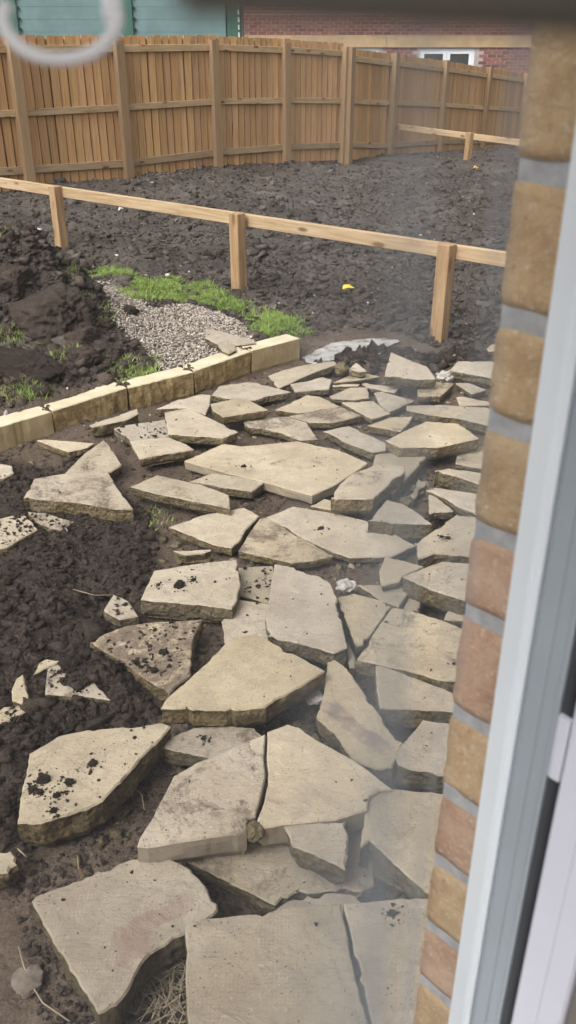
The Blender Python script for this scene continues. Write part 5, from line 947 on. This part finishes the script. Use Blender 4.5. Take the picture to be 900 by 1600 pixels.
def crumb_lump(p, r):
    o = Vector((p[0]*31, p[1]*17, r*900)); V = []
    for d in LV:
        d = Vector(d); k = .85+mnoise.fractal(d*1.6+o, .6, 2.2, 5)*.42-abs(mnoise.noise(d*5+o))*.18
        V.append((d.x*k*r*1.1, d.y*k*r, max(d.z*k*r*.85, -.2*r)+.12*r))
    return mesh('soil_lump', V, [tuple(int(i) for i in f) for f in LF], M['cloddark'], loc=p)
def stick(name, pts, r, label, cat='twig'):
    v = []
    for (x, y, dz) in pts: v.append((x, y, float(ground_z(np.array([x]), np.array([y]))[0])+dz))
    o = tube(name, v, r, M['straw']); return tag(o, label, cat)
for q in RUBBLE: rubble(q[0], q[1], M[q[2]], q[3], q[4], q[5])
for q in LUMPS:
    bc = crumb_lump(q[0], q[1])
    tag(bc, q[2], 'soil lump', 'soil lumps lying on slabs')
sp, ss = [], []
for q in LUMPS:
    for _ in range(26):
        a_, d_ = R.uniform(0, 6.28), q[1]*R.uniform(.8, 3.4); sp.append((q[0][0]+math.cos(a_)*d_, q[0][1]+math.sin(a_)*d_, q[0][2]-.002)); ss.append(.0012+.0045*R.random()**2.5)
tag(lumps('lump_crumbs', np.array(sp), np.array(ss), M['cloddark'], flat=.6, chip=True, sink=.4), kind='stuff')
for q in TWIGS: stick('twig', q[0], q[1], q[2])
for q in SCRAPS: scrap('litter_scrap', q[0][0], q[0][1], q[1], M[q[2]], q[3], 'litter')
# dry straw between the nearest slabs
def straw(cx, cy, n, rad):
    V, Fc = [], []
    for i in range(n):
        x, y = cx+R.gauss(0, rad), cy+R.gauss(0, rad); z = float(ground_z(np.array([x]), np.array([y]))[0])+.004+R.random()*.02; a = R.uniform(0, 6.28); L = R.uniform(.03, .09); w = .0012
        dx, dy = math.cos(a), math.sin(a); k = len(V); h = R.uniform(-.01, .03)
        V += [(x-dy*w, y+dx*w, z), (x+dy*w, y-dx*w, z), (x+dx*L+dy*w*.5, y+dy*L-dx*w*.5, z+h), (x+dx*L-dy*w*.5, y+dy*L+dx*w*.5, z+h)]; Fc.append((k, k+1, k+2, k+3))
    return tag(mesh('dry_grass', V, Fc, M['straw']), kind='stuff')
straw(STRAW[0], STRAW[1], 260, .07)

# ------------------------------------------------------------------ blind rail and cord ring hanging just inside the window
a, b = Vector(RAIL_BAR[0]), Vector(RAIL_BAR[1]); blind = empty('window_blind', tuple(a), label='dark blurred blind rail across the top of the view', cat='blind')
L = b-a; P = [L*f for f in (0, .004, .02, .5, .98, .996, 1)]
tube('bottom_rail', [tuple(p) for p in (L*.0, L*.5, L)], .0042, M['blind'], blind, 16)
for f in (.25, .8):
    p = L*f; tube('lift_cord', [(p.x, p.y, p.z+.003), (p.x, p.y, WZ1-.05-a.z)], .0006, M['blind'], blind)
rc = Vector(RING); ring = empty('cord_ring', tuple(rc), label='blurred white ring of a blind cord hanging at the upper left', cat='cord ring')
cr = Vector((1, 0, 0)); cu_ = Vector((0, math.sin(math.atan(750/1350)), math.cos(math.atan(750/1350))))
ra, rb = .0105, .0068
pts = [rc+cr*(ra*math.cos(t)*(1.0+.05*math.sin(3*t)))+cu_*(rb*math.sin(t)) for t in np.linspace(math.radians(150), math.radians(390), 34)]
o = tube('ring', [tuple(p-rc) for p in pts], .00125, M['ring'], ring)
q = pts[-1]-rc; o = tube('ring_knot', [tuple(q+Vector((0, 0, z))) for z in (-.0035, -.001, .0015)], .0019, M['ring'], ring)
o = tube('cord', [tuple(q), (q.x-.002, q.y, .03), (0, 0, WZ1-.05-rc.z)], .0005, M['ring'], ring)
